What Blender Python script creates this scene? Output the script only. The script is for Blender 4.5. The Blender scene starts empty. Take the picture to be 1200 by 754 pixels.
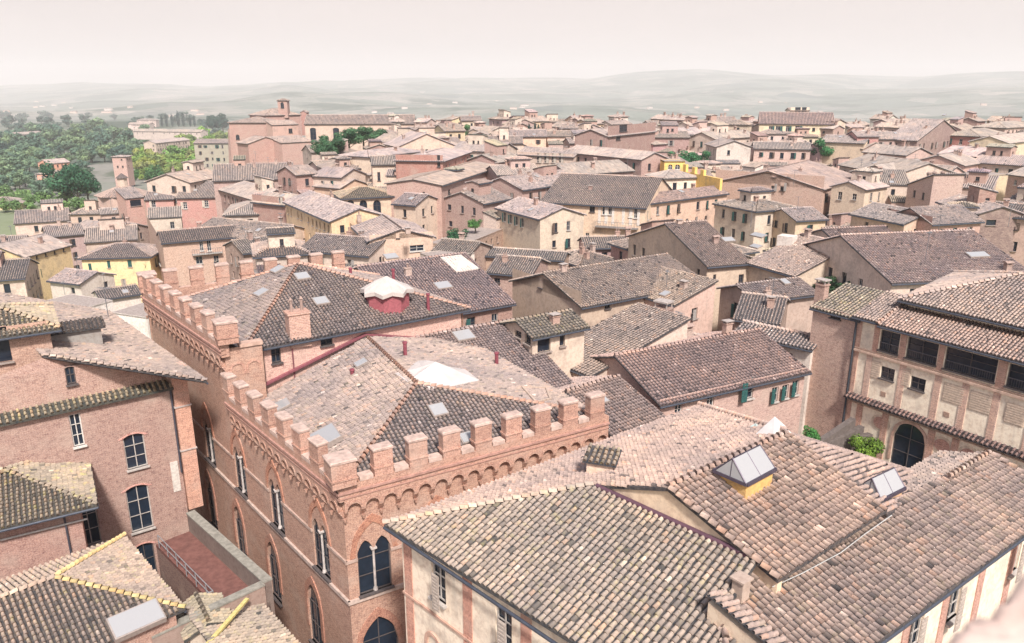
import bpy, math, random
import numpy as np
from mathutils import Vector, Matrix
R = random.Random(7)
RG = np.random.default_rng(7)
SC = bpy.context.scene
COL = SC.collection
rad = math.radians

# ------------------------------------------------------------------ camera
CAM_H = 40.0
FPX = 900.0
PITCH = math.atan(272 / FPX)
cam_d = bpy.data.cameras.new('camera')
cam = bpy.data.objects.new('camera', cam_d)
COL.objects.link(cam)
cam.location = (0, 0, CAM_H)
cam.rotation_euler = (math.pi / 2 - PITCH, 0, 0)
cam_d.sensor_width = 36
cam_d.lens = FPX / 1200 * 36
cam_d.clip_start = 0.1
cam_d.clip_end = 60000
cam_d.dof.use_dof = True
cam_d.dof.focus_distance = 55
cam_d.dof.aperture_fstop = 2.2
SC.camera = cam

# ------------------------------------------------------------------ world, sun, exposure
SUN_EL, SUN_AZ = rad(48), rad(165)      # azimuth clockwise from +Y: behind the camera
w = bpy.data.worlds.new("World")
SC.world = w
w.use_nodes = True
nt = w.node_tree
nt.nodes.clear()
def wn(t, **k):
    n = nt.nodes.new(t)
    for a, b in k.items(): setattr(n, a, b)
    return n
wl = nt.links.new
sky = wn('ShaderNodeTexSky', sky_type='NISHITA')
sky.sun_disc = False
sky.sun_elevation = SUN_EL
sky.sun_rotation = SUN_AZ
sky.dust_density = 3
tc = wn('ShaderNodeTexCoord')
mp = wn('ShaderNodeMapping'); mp.inputs['Scale'].default_value = (1, 1, 5)
nz = wn('ShaderNodeTexNoise'); nz.inputs['Scale'].default_value = 1.6; nz.inputs['Detail'].default_value = 4
cr = wn('ShaderNodeValToRGB')
cr.color_ramp.elements[0].position = .38; cr.color_ramp.elements[0].color = (4.75, 4.15, 4.05, 1)
cr.color_ramp.elements[1].position = .62; cr.color_ramp.elements[1].color = (5.4, 4.65, 4.45, 1)
sep = wn('ShaderNodeSeparateXYZ')
mr = wn('ShaderNodeMapRange')
mr.inputs['From Min'].default_value = .1; mr.inputs['From Max'].default_value = .55
mr.inputs['To Min'].default_value = .97; mr.inputs['To Max'].default_value = .06
mx = wn('ShaderNodeMix', data_type='RGBA')
bg = wn('ShaderNodeBackground'); bg.inputs['Strength'].default_value = .1
out = wn('ShaderNodeOutputWorld')
wl(tc.outputs['Generated'], mp.inputs[0]); wl(mp.outputs[0], nz.inputs['Vector']); wl(nz.outputs['Fac'], cr.inputs[0])
wl(tc.outputs['Generated'], sep.inputs[0]); wl(sep.outputs['Z'], mr.inputs['Value'])
wl(mr.outputs[0], mx.inputs['Factor']); wl(sky.outputs[0], mx.inputs['A']); wl(cr.outputs[0], mx.inputs['B'])
wl(mx.outputs['Result'], bg.inputs['Color']); wl(bg.outputs[0], out.inputs[0])
sd = bpy.data.lights.new('sun', 'SUN'); so = bpy.data.objects.new('sun', sd); COL.objects.link(so)
sd.energy = 3.8; sd.angle = rad(6); sd.color = (1, .95, .88)
sdir = Vector((math.sin(SUN_AZ) * math.cos(SUN_EL), math.cos(SUN_AZ) * math.cos(SUN_EL), math.sin(SUN_EL)))
so.rotation_euler = sdir.to_track_quat('Z', 'Y').to_euler()
SC.view_settings.view_transform = 'Standard'
SC.view_settings.look = 'None'
SC.view_settings.exposure = 0.6
SC.view_settings.gamma = 1
SC.cycles.volume_bounces = 4

# ------------------------------------------------------------------ survey: pixel of the photo + real height -> place in the town
CP, SP = math.cos(PITCH), math.sin(PITCH)
def ray(x, y):
    u = 377 - y
    return Vector((x - 600, FPX * CP + u * SP, -FPX * SP + u * CP))
def P(x, y, z):
    r = ray(x, y); t = (z - CAM_H) / r.z
    return Vector((r.x * t, r.y * t))
def P3(x, y, z):
    p = P(x, y, z); return Vector((p.x, p.y, z))
def PD(x, y, dist):
    r = ray(x, y); t = dist / math.hypot(r.x, r.y)
    return Vector((r.x * t, r.y * t, CAM_H + r.z * t))
def hitplane(x, y, o, n):
    r = ray(x, y); c = Vector((0, 0, CAM_H))
    return c + r * ((Vector(o) - c).dot(n) / r.dot(n))
def dist(p): return math.hypot(p[0], p[1])

# ------------------------------------------------------------------ materials
def mat(name):
    m = bpy.data.materials.new(name); m.use_nodes = True
    return m, m.node_tree, m.node_tree.nodes['Principled BSDF']
def N(t, typ, **k):
    n = t.nodes.new(typ)
    for a, b in k.items(): setattr(n, a, b)
    return n
def ramp(t, pts):
    n = N(t, 'ShaderNodeValToRGB'); e = n.color_ramp.elements
    while len(e) < len(pts): e.new(.5)
    for i, (p, c) in enumerate(pts):
        e[i].position = p; e[i].color = (c[0], c[1], c[2], 1)
    return n
def noise(t, vec, scale, detail=3, rough=.6):
    n = N(t, 'ShaderNodeTexNoise'); n.inputs['Scale'].default_value = scale
    n.inputs['Detail'].default_value = detail; n.inputs['Roughness'].default_value = rough
    if vec: t.links.new(vec, n.inputs['Vector'])
    return n
def mixc(t, a, b, f, mode='MIX'):
    n = N(t, 'ShaderNodeMix', data_type='RGBA', blend_type=mode)
    for s, v in (('A', a), ('B', b), ('Factor', f)):
        if isinstance(v, (tuple, float, int)): n.inputs[s].default_value = v if not isinstance(v, tuple) else (*v, 1)
        else: t.links.new(v, n.inputs[s])
    return n.outputs['Result']
def mrange(t, v, a, b, c=0., d=1.):
    n = N(t, 'ShaderNodeMapRange'); t.links.new(v, n.inputs[0])
    for i, x in enumerate((a, b, c, d)): n.inputs[i + 1].default_value = x
    return n.outputs[0]
def math_(t, op, a, b):
    n = N(t, 'ShaderNodeMath', operation=op)
    for i, v in enumerate((a, b)):
        if isinstance(v, (float, int)): n.inputs[i].default_value = v
        else: t.links.new(v, n.inputs[i])
    return n.outputs[0]
def bump(t, h, strength, dist_, bsdf):
    n = N(t, 'ShaderNodeBump'); n.inputs['Strength'].default_value = strength; n.inputs['Distance'].default_value = dist_
    t.links.new(h, n.inputs['Height']); t.links.new(n.outputs[0], bsdf.inputs['Normal'])

def make_tile():
    m, t, b = mat('roof_tile')
    geo = N(t, 'ShaderNodeNewGeometry'); oi = N(t, 'ShaderNodeObjectInfo')
    at = N(t, 'ShaderNodeAttribute', attribute_name='rnd')
    c = ramp(t, [(0, (.06, .062, .07)), (.12, (.14, .13, .13)), (.3, (.27, .235, .225)), (.5, (.365, .315, .295)), (.68, (.43, .365, .335)), (.82, (.44, .32, .26)), (.92, (.54, .475, .435)), (1, (.68, .61, .56))])
    t.links.new(at.outputs['Fac'], c.inputs[0])
    n1 = noise(t, geo.outputs['Position'], 9, 4); n2 = noise(t, geo.outputs['Position'], .55, 4)
    n3 = noise(t, geo.outputs['Position'], 2.1, 3); n5 = noise(t, geo.outputs['Position'], .22, 3)
    col = mixc(t, c.outputs[0], (.13, .125, .12), math_(t, 'MULTIPLY', mrange(t, n1.outputs[0], .48, .75), .55))
    col = mixc(t, col, (.24, .22, .21), math_(t, 'MULTIPLY', mrange(t, n2.outputs[0], .45, .7), .4))
    col = mixc(t, col, mixc(t, (.92, .90, .92), (1.26, 1.17, 1.10), mrange(t, n5.outputs[0], .35, .65)), 1.0, 'MULTIPLY')
    col = mixc(t, col, oi.outputs['Color'], 1.0, 'MULTIPLY')
    lich = math_(t, 'MULTIPLY', mrange(t, n3.outputs[0], .55, .68), oi.outputs['Alpha'])
    col = mixc(t, col, (.55, .48, .22), lich)
    t.links.new(col, b.inputs['Base Color']); b.inputs['Roughness'].default_value = .9
    b.inputs['Specular IOR Level'].default_value = .15
    return m
def make_bed():      # flat channel tiles and mortar bed, darkened to stand for shade between cover tiles
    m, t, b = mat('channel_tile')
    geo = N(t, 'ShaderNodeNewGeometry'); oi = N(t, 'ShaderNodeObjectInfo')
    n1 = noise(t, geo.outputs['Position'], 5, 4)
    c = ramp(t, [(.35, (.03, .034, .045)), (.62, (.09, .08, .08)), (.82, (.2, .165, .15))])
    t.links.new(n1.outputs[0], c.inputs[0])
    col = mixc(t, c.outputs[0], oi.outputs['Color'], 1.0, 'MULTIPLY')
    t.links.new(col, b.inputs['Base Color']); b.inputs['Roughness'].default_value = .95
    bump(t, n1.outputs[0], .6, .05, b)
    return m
def make_wall(kind):
    m, t, b = mat(kind)
    uv = N(t, 'ShaderNodeUVMap'); oi = N(t, 'ShaderNodeObjectInfo'); geo = N(t, 'ShaderNodeNewGeometry')
    pos = geo.outputs['Position']
    n1 = noise(t, pos, .5, 5); n2 = noise(t, pos, 3.5, 5, .7); n3 = noise(t, pos, 14, 3)
    if kind == 'stucco':
        col = mixc(t, oi.outputs['Color'], mixc(t, oi.outputs['Color'], (.70, .63, .60), 1., 'MULTIPLY'), mrange(t, n2.outputs[0], .45, .75))
        col = mixc(t, col, (.30, .235, .205), math_(t, 'MULTIPLY', mrange(t, n1.outputs[0], .5, .72), .55))
        mp2 = N(t, 'ShaderNodeMapping'); mp2.inputs['Scale'].default_value = (1.3, 1.3, .12); t.links.new(pos, mp2.inputs[0])
        n4 = noise(t, mp2.outputs[0], 1.6, 4)
        col = mixc(t, col, (.22, .20, .195), math_(t, 'MULTIPLY', mrange(t, n4.outputs[0], .55, .8), .25))
        bump(t, n3.outputs[0], .5, .03, b)
    else:
        br = N(t, 'ShaderNodeTexBrick'); t.links.new(uv.outputs[0], br.inputs['Vector'])
        br.inputs['Scale'].default_value = 1.0
        br.inputs['Brick Width'].default_value = .28 if kind == 'brick' else .5
        br.inputs['Row Height'].default_value = .075 if kind == 'brick' else .22
        br.inputs['Mortar Size'].default_value = .012 if kind == 'brick' else .02
        br.inputs['Color1'].default_value = (1.05, 1.0, .95, 1); br.inputs['Color2'].default_value = (.72, .66, .66, 1)
        br.inputs['Mortar'].default_value = (1.15, 1.3, 1.4, 1) if kind == 'brick' else (.7, .7, .7, 1)
        br.inputs['Bias'].default_value = -.1
        col = mixc(t, oi.outputs['Color'], br.outputs['Color'], 1., 'MULTIPLY')
        col = mixc(t, col, mixc(t, col, (.62, .56, .58), 1., 'MULTIPLY'), mrange(t, n3.outputs[0], .42, .7))
        col = mixc(t, col, mixc(t, col, (.70, .64, .66), 1., 'MULTIPLY'), mrange(t, n2.outputs[0], .5, .7))
        col = mixc(t, col, (.5, .39, .33), math_(t, 'MULTIPLY', mrange(t, n1.outputs[0], .5, .72), .5))
        bump(t, br.outputs['Fac'], -.6, .02, b)
    t.links.new(col, b.inputs['Base Color']); b.inputs['Roughness'].default_value = .92
    b.inputs['Specular IOR Level'].default_value = .2
    return m
def make_plain(name, rough=.7, nscale=6, amt=.35, metal=0, spec=.3, sub=None):
    m, t, b = mat(name)
    oi = N(t, 'ShaderNodeObjectInfo'); geo = N(t, 'ShaderNodeNewGeometry')
    n = noise(t, geo.outputs['Position'], nscale, 4)
    col = mixc(t, oi.outputs['Color'], mixc(t, oi.outputs['Color'], (1 - amt,) * 3, 1., 'MULTIPLY'), mrange(t, n.outputs[0], .35, .7))
    t.links.new(col, b.inputs['Base Color']); b.inputs['Roughness'].default_value = rough; b.inputs['Metallic'].default_value = metal
    b.inputs['Specular IOR Level'].default_value = spec
    bump(t, n.outputs[0], .3, .02, b)
    return m
def make_leaf():
    m, t, b = mat('leaf')
    oi = N(t, 'ShaderNodeObjectInfo'); at = N(t, 'ShaderNodeAttribute', attribute_name='rnd')
    c = ramp(t, [(0, (.6, .62, .6)), (.5, (1.2, 1.2, 1.1)), (1, (2.2, 2.0, 1.5))])
    t.links.new(at.outputs['Fac'], c.inputs[0])
    t.links.new(mixc(t, c.outputs[0], oi.outputs['Color'], 1., 'MULTIPLY'), b.inputs['Base Color'])
    b.inputs['Roughness'].default_value = .7; b.inputs['Specular IOR Level'].default_value = .2
    return m
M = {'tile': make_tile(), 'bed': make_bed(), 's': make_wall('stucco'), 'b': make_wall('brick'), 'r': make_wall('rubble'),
     'plain': make_plain('painted'), 'stone': make_plain('stone', .9, 3, .4), 'metal': make_plain('metal', .45, 5, .3, .3),
     'cloth': make_plain('sheeting', .6, 1.5, .15), 'leaf': make_leaf(), 'wood': make_plain('wood', .85, 8, .5),
     'glass': make_plain('window_glass', .12, 2, .3, 0, .6)}
m_, t_, b_ = mat('clear_glass'); b_.inputs['Roughness'].default_value = .15; b_.inputs['Base Color'].default_value = (.38, .375, .385, 1)
b_.inputs['Specular IOR Level'].default_value = .7; M['sky_glass'] = m_
GLASS = (.018, .03, .05); NAVY = (.02, .028, .045)

# ------------------------------------------------------------------ mesh helpers
ORG = {}
def tag(o, label=None, cat=None, group=None, kind=None):
    if label: o['label'] = label
    if cat: o['category'] = cat
    if group: o['group'] = group
    if kind: o['kind'] = kind
    return o
def thing(name, loc, label, cat, group=None):
    o = bpy.data.objects.new(name, None); COL.objects.link(o)
    o.empty_display_size = .5
    o.location = loc; ORG[o] = Vector(loc)
    return tag(o, label, cat, group)
def link(name, me, parent=None, color=(1, 1, 1, 1), loc=None, rotz=0., rot=None, scale=None):
    """loc is a world place; the parent chain is never rotated, so it is only shifted"""
    o = bpy.data.objects.new(name, me); COL.objects.link(o)
    base = ORG[parent] if parent is not None else Vector((0, 0, 0))
    if parent is not None: o.parent = parent
    wl_ = Vector(loc) if loc is not None else base.copy()
    o.location = wl_ - base
    if rot is not None: o.rotation_euler = rot
    else: o.rotation_euler = (0, 0, rotz)
    if scale is not None: o.scale = scale
    o.color = (*color[:3], color[3] if len(color) > 3 else 0.)
    ORG[o] = wl_
    return o
class MB:
    def __init__(s): s.v = []; s.f = []; s.uv = []
    def poly(s, pts, uvs=None):
        i = len(s.v); s.v += [tuple(p) for p in pts]; s.f.append(tuple(range(i, i + len(pts))))
        s.uv += list(uvs) if uvs else [(p[0] + p[1], p[2]) for p in pts]
    def prism(s, base, top):     # two rings of equal length
        n = len(base)
        s.poly(list(reversed(base))); s.poly(top)
        for i in range(n):
            j = (i + 1) % n; a, b, c, d = base[i], base[j], top[j], top[i]
            L = (Vector(b) - Vector(a)).length
            s.poly([a, b, c, d], [(0, a[2]), (L, b[2]), (L, c[2]), (0, d[2])])
    def box(s, c, e, ang=0., base=False):   # centre, full extents, rotation about z ; base: c is the bottom centre
        ca, sa = math.cos(ang), math.sin(ang); x, y, z = c; ex, ey, ez = e[0] / 2, e[1] / 2, e[2]
        if not base: z -= ez / 2
        q = [(x + ca * a - sa * b, y + sa * a + ca * b) for a, b in ((-ex, -ey), (ex, -ey), (ex, ey), (-ex, ey))]
        s.prism([(a, b, z) for a, b in q], [(a, b, z + ez) for a, b in q])
    def frustum(s, c, r0, r1, h, n=8):
        x, y, z = c
        A = [(x + r0 * math.cos(k * math.tau / n), y + r0 * math.sin(k * math.tau / n), z) for k in range(n)]
        B = [(x + r1 * math.cos(k * math.tau / n), y + r1 * math.sin(k * math.tau / n), z + h) for k in range(n)]
        s.prism(A, B)
    def bar(s, p, q, r, n=6):
        p, q = Vector(p), Vector(q); d = (q - p).normalized()
        a = d.orthogonal().normalized(); b = d.cross(a)
        A = [p + a * r * math.cos(k * math.tau / n) + b * r * math.sin(k * math.tau / n) for k in range(n)]
        s.prism(A, [x + (q - p) for x in A])
    def mesh(s, name, m, org=(0, 0, 0), smooth=False):
        me = bpy.data.meshes.new(name)
        o = Vector(org)
        me.from_pydata([(a - o.x, b - o.y, c - o.z) for a, b, c in s.v], [], s.f)
        u = me.uv_layers.new(name='UVMap')
        if len(s.uv) == len(u.data): u.data.foreach_set('uv', [c for p in s.uv for c in p])
        me.materials.append(m)
        if smooth: me.polygons.foreach_set('use_smooth', [True] * len(me.polygons))
        return me
    def build(s, name, m, parent, color=(1, 1, 1), smooth=False):
        return link(name, s.mesh(name, m, ORG[parent] if parent is not None else (0, 0, 0), smooth), parent, color)
def np_mesh(name, V, Fq, rnd, m, smooth=False):
    me = bpy.data.meshes.new(name)
    nV, nF, k = len(V), len(Fq), Fq.shape[1]
    me.vertices.add(nV); me.vertices.foreach_set('co', V.astype(np.float32).ravel())
    me.loops.add(nF * k); me.loops.foreach_set('vertex_index', Fq.astype(np.int32).ravel())
    me.polygons.add(nF); me.polygons.foreach_set('loop_start', np.arange(0, nF * k, k, dtype=np.int32))
    me.update(calc_edges=True)
    if rnd is not None:
        a = me.attributes.new('rnd', 'FLOAT', 'FACE'); a.data.foreach_set('value', rnd.astype(np.float32))
    me.materials.append(m)
    if smooth: me.polygons.foreach_set('use_smooth', np.ones(nF, bool))
    return me

# ------------------------------------------------------------------ roof tiles
def tile_template(seg, L=.36, r0=.091, r1=.073, h=1.0):
    """unit cover tile: x across, y down the slope (lower end at y=0), z off the roof"""
    v = []
    for (y, r, dz) in ((0, r0, .066), (-L, r1, .012)):
        for k in range(seg + 1):
            a = math.pi * k / seg
            v.append((-r * math.cos(a), y, dz + r * h * math.sin(a) - .03 * (1 if k in (0, seg) else 0)))
    n = seg + 1
    f = [(k, k + 1, n + k + 1, n + k) for k in range(seg)]
    if seg == 5: f += [(0, 1, 4, 5), (1, 2, 3, 4)]
    if seg == 3: f += [(0, 1, 2, 3)]
    return np.array(v), np.array(f)
TPL = {}
def tpl(seg):
    if seg not in TPL: TPL[seg] = tile_template(seg)
    return TPL[seg]
def newell(pts):
    n = Vector((0, 0, 0))
    for i in range(len(pts)):
        a, b = Vector(pts[i]), Vector(pts[(i + 1) % len(pts)]); n += a.cross(b)
    n.normalize()
    return n if n.z > 0 else -n
def trnd(d):
    if d < 70: return R.random() if R.random() < .11 else min(1, max(0, R.gauss(.52, .13)))
    return R.random() if R.random() < .15 else min(1, max(0, R.gauss(.52, .13)))
def capr(a, seg):
    k = {5: 2, 3: 1}.get(seg, 0)       # mortared mouth of each tile, toned darker as painted joint shadow
    if k: a[:, -k:] = .30
    return a
class Tiles:
    """collects every cover tile of one roof"""
    def __init__(s, d, pitch=None):
        s.T = []        # (origin, across, down, normal, rnd)
        s.strips = []
        s.d = d
        s.seg = 5 if d < 58 else 3 if d < 125 else 2
        s.pitch = pitch or (.272 if d < 62 else .33 if d < 110 else .36 if d < 165 else .38 if d < 260 else .5)
        s.course = .30 if d < 62 else .33 if d < 110 else .38
        s.strip = d > 165
    def face(s, pts, flow=None, jit=1.):
        n = newell(pts); down = Vector((n.x, n.y, 0))
        if flow is not None: down = Vector(flow)
        down = (down - n * down.dot(n)).normalized()
        ac = down.cross(n).normalized(); o = Vector(pts[0])
        q = [((Vector(p) - o).dot(ac), (Vector(p) - o).dot(down)) for p in pts]
        x0, x1 = min(a for a, _ in q), max(a for a, _ in q)
        k = max(1, int((x1 - x0 - .1) / s.pitch)); off = ((x1 - x0) - k * s.pitch) / 2
        for i in range(k + 1):
            x = x0 + off + i * s.pitch; xs = []
            for j in range(len(q)):
                (ax, ay), (bx, by) = q[j], q[(j + 1) % len(q)]
                if (ax <= x) != (bx <= x): xs.append(ay + (by - ay) * (x - ax) / (bx - ax))
            xs.sort()
            for a, b in zip(xs[::2], xs[1::2]):
                if b - a < .25: continue
                if s.strip: s.strips.append((o + ac * x + down * a, o + ac * x + down * b, ac, n)); continue
                nn = int((b - a) / s.course + .5) or 1
                c = (b - a) / nn
                for m in range(nn):
                    yy = b - m * c
                    s.T.append((o + ac * (x + R.gauss(0, .010) * jit) + down * (yy + R.gauss(0, .018) * jit), ac, down, n,
                                trnd(s.d), R.gauss(0, .035) * jit, R.gauss(0, .007)))
    def ridge(s, p, q, r=1.35, up=None):
        p, q = Vector(p), Vector(q); L = (q - p).length
        if L < .4: return
        if p.z > q.z: p, q = q, p            # tiles lap downhill, lower end towards p
        up = Vector(up) if up else Vector((0, 0, 1))
        down = (p - q).normalized(); n = (up - down * up.dot(down)).normalized(); ac = down.cross(n)
        k = int(L / .40) or 1
        for i in range(k):
            s.T.append((p - down * (i * L / k) + n * .07, ac * r, down, n * r, .45 + R.random() * .5, R.gauss(0, .02), 0))
    def arrays(s, items):
        tv, tf = tpl(s.seg); nv, nf = len(tv), len(tf); n = len(items)
        O = np.array([t[0][:] for t in items]); A = np.array([t[1][:] for t in items]); D = np.array([t[2][:] for t in items]); Z = np.array([t[3][:] for t in items])
        yaw = np.array([t[5] for t in items]); dz = np.array([t[6] for t in items])
        A2 = A + D * yaw[:, None]; D2 = D - A * yaw[:, None] * .8
        V = (O[:, None] + A2[:, None] * tv[None, :, 0:1] + D2[:, None] * tv[None, :, 1:2] + Z[:, None] * (tv[None, :, 2:3] + dz[:, None, None])).reshape(-1, 3)
        F = (tf[None] + (np.arange(n) * nv)[:, None, None]).reshape(-1, 4)
        return V, F, capr(np.repeat(np.array([t[4] for t in items]), nf).reshape(n, nf), s.seg).ravel()
    def build(s, roof, color=(1, 1, 1, 0), singles=0):
        org = np.array(ORG[roof][:])
        items = s.T
        if singles and items:
            items = sorted(items, key=lambda t: -Vector((t[0].x, t[0].y, t[0].z - CAM_H)).length * (1 if infr(t[0]) else 9))
            near = items[-singles:]; items = items[:-singles]
            for t in near:
                o = link('tile', TILE_MESH[int(t[4] * 11.99)], roof, color, loc=t[0])
                o.rotation_euler = Matrix((-t[1].normalized(), -t[2], t[3].normalized())).transposed().to_euler()
        Vs, Fs, Rs = [], [], []; base = 0
        if items:
            V, F, r = s.arrays(items); Vs.append(V); Fs.append(F); Rs.append(r); base = len(V)
        if s.strips:
            h = s.pitch * .46
            prof = np.array([(-s.pitch * .3, .0), (0, h), (s.pitch * .3, .0)])
            for (a, b, ac, n) in s.strips:
                L = (b - a).length; k = max(1, int(L / .8)); st = [a + (b - a) * (i / k) for i in range(k + 1)]
                V = np.array([(p + ac * px_ + n * (pz + .02))[:] for p in st for px_, pz in prof])
                F = np.array([(3 * i + j, 3 * i + j + 1, 3 * i + j + 4, 3 * i + j + 3) for i in range(k) for j in range(2)])
                Vs.append(V); Fs.append(F + base); Rs.append(np.repeat(np.clip(RG.normal(.52, .13, k), 0, 1), 2)); base += len(V)
        if not Vs: return None
        o = link('roof_tiles', np_mesh('roof_tiles', np.vstack(Vs) - org, np.vstack(Fs), np.concatenate(Rs), M['tile']), roof, color)
        o['kind'] = 'stuff'
        return o
def infr(p):
    v = Vector((p[0], p[1], p[2] - CAM_H)); f = v.y * CP - v.z * SP
    if f <= 0: return False
    x = 600 + FPX * v.x / f; y = 377 - FPX * (v.y * SP + v.z * CP) / f
    return -5 < x < 1205 and -5 < y < 759
TILE_MESH = []
for i in range(12):
    tv, tf = tpl(5)
    V = tv * np.array([1, -1, 1]) * (1, 1, 1)
    TILE_MESH.append(np_mesh('tile', V, tf, capr(np.full((1, len(tf)), (i + .5) / 12), 5).ravel(), M['tile']))
def roof_sheet(mb, pts, th=.14):
    top = [Vector(p) for p in pts]
    if (top[1] - top[0]).cross(top[2] - top[0]).z < 0: top.reverse()
    mb.prism([p - Vector((0, 0, th)) for p in top], top)
def planar(pts):
    """points whose z is None are dropped onto the plane of the first three that have one"""
    k = [Vector(p) for p in pts if p[2] is not None][:3]
    n = (k[1] - k[0]).cross(k[2] - k[0])
    return [Vector(p) if p[2] is not None else Vector((p[0], p[1], k[0].z - ((p[0] - k[0].x) * n.x + (p[1] - k[0].y) * n.y) / n.z)) for p in pts]
def make_roof(parent, faces, ridges=(), tint=(1, 1, 1, 0), singles=0, d=None, gutter=(), th=.14, pitch=None, flows={}, rtint=None):
    """faces: polygons in world space. One part 'roof', its tiles underneath it"""
    faces = [planar(f) for f in faces]
    c = sum((p for p in faces[0]), Vector()) / len(faces[0])
    d = d or (Vector(c) - Vector((0, 0, CAM_H))).length
    mb = MB()
    for f in faces: roof_sheet(mb, f, th)
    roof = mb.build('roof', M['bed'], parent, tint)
    T = Tiles(d, pitch)
    for i, f in enumerate(faces): T.face([p + Vector((0, 0, .004)) for p in f], flows.get(i))
    T2 = Tiles(d, pitch) if rtint else T
    for a, b in ridges: T2.ridge(Vector(a) + Vector((0, 0, .02)), Vector(b) + Vector((0, 0, .02)))
    if rtint: o = T2.build(roof, rtint); o.name = 'ridge_tiles'
    T.build(roof, tint, singles)
    if gutter:
        g = MB()
        for a, b in gutter: g.bar(Vector(a) - Vector((0, 0, .16)), Vector(b) - Vector((0, 0, .16)), .075 if d < 100 else .1)
        g.build('gutter', M['metal'], parent, (.09, .10, .13))
    roof_faces[roof] = faces
    return roof
roof_faces = {}
def on_roof(roof, x, y):
    """where the line of sight through a pixel meets that roof"""
    r = ray(x, y); c = Vector((0, 0, CAM_H)); best = None
    for f in roof_faces[roof]:
        n = newell(f); t = (f[0] - c).dot(n) / r.dot(n)
        if t <= 0: continue
        p = c + r * t; ins = False
        for i in range(len(f)):
            a, b = f[i], f[(i + 1) % len(f)]
            if (a.y > p.y) != (b.y > p.y) and p.x < (b.x - a.x) * (p.y - a.y) / (b.y - a.y) + a.x: ins = not ins
        if ins and (best is None or t < best[0]): best = (t, p, n)
    if best: return best[1], best[2]
    f = roof_faces[roof][0]; n = newell(f); t = (f[0] - c).dot(n) / r.dot(n)
    return c + r * t, n

# ------------------------------------------------------------------ walls with real openings
def arch_top(kind, t, w):
    """height of the arch curve above its springing at t in 0..1 across width w"""
    x = abs(t - .5) * 2
    if kind == 'round': return math.sqrt(max(0, 1 - x * x)) * w / 2
    if kind == 'seg': return (math.sqrt(max(0, 1 - (x * .6) ** 2)) - .8) * w / 1.2
    if kind == 'point':                       # two arcs of radius w
        return math.sqrt(max(0, 1 - ((1 + x) / 2) ** 2)) * w
    if kind == 'bifora':
        s = (t * 2) % 1.0
        s = min(max((s - .07) / .86, 0), 1)
        return arch_top('point', s, w * .43)
    return 0
def arch_h(kind, w): return {'round': w / 2, 'seg': w / 6, 'point': w * .866, 'bifora': w * .43 * .866}.get(kind, 0)
class Wall:
    def __init__(s, o, u, L, z0, z1, col, mat_='s'):
        s.o = Vector((o[0], o[1], 0)); s.u = Vector((u[0], u[1], 0)).normalized(); s.n = Vector((s.u.y, -s.u.x, 0))
        s.L, s.z0, s.z1, s.col, s.mat = L, z0, z1, col, mat_
        s.op = []; s.extra = []
    def at(s, u, z, out=0.): 
        p = s.o + s.u * u + s.n * out; p.z = z; return p
    def uz(s, x, y):
        h = hitplane(x, y, s.o, s.n); return (h - s.o).dot(s.u), h.z
    def box_px(s, x0, y0, x1, y1):
        a, b = s.uz(x0, y0), s.uz(x1, y1)
        u0, u1 = sorted((a[0], b[0])); z0, z1 = sorted((a[1], b[1]))
        return u0, u1, z0, z1
    def ok(s, u0, u1, z0, z1):
        return u0 > .15 and u1 < s.L - .15 and z1 < s.z1 - .1 and z0 > s.z0 + .1 and all(u1 < o[0] - .1 or u0 > o[1] + .1 or z1 < o[2] - .05 or z0 > o[3] + .05 for o in s.op)
    def geom(s, mb, rv=.22):
        us = sorted({0., s.L} | {v for o in s.op for v in o[:2]}); zs = sorted({s.z0, s.z1} | {v for o in s.op for v in o[2:4]})
        def q(u0, u1, a, b): mb.poly([s.at(u0, a), s.at(u1, a), s.at(u1, b), s.at(u0, b)], [(u0, a), (u1, a), (u1, b), (u0, b)])
        for i in range(len(us) - 1):
            run = None
            for j in range(len(zs) - 1):
                uc, zc = (us[i] + us[i + 1]) / 2, (zs[j] + zs[j + 1]) / 2
                hole = any(o[0] < uc < o[1] and o[2] < zc < o[3] for o in s.op)
                if hole:
                    if run is not None: q(us[i], us[i + 1], run, zs[j]); run = None
                elif run is None: run = zs[j]
            if run is not None: q(us[i], us[i + 1], run, zs[-1])
        for o in s.op:
            u0, u1, a, b, k = o[:5]; w_ = u1 - u0; sp = b - arch_h(k, w_)
            def rvq(p, r): mb.poly([s.at(*p), s.at(*r), s.at(*r, -rv), s.at(*p, -rv)], [(0, 0), (w_, 0), (w_, rv), (0, rv)])
            rvq((u1, a), (u0, a)); rvq((u0, a), (u0, sp)); rvq((u1, sp), (u1, a))
            if not k or k == 'rect': rvq((u0, b), (u1, b)); continue
            n = 16 if k == 'bifora' else 10
            pr = [(u0 + w_ * i / n, sp + arch_top(k, i / n, w_)) for i in range(n + 1)]
            pr[0] = (u0, sp); pr[-1] = (u1, sp)
            for p, r in zip(pr, pr[1:]):
                mb.poly([s.at(*p), s.at(*r), s.at(r[0], b), s.at(p[0], b)], [p, r, (r[0], b), (p[0], b)]); rvq(p, r)
        for e in s.extra: mb.poly([s.at(*p) for p in e], list(e))

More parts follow.
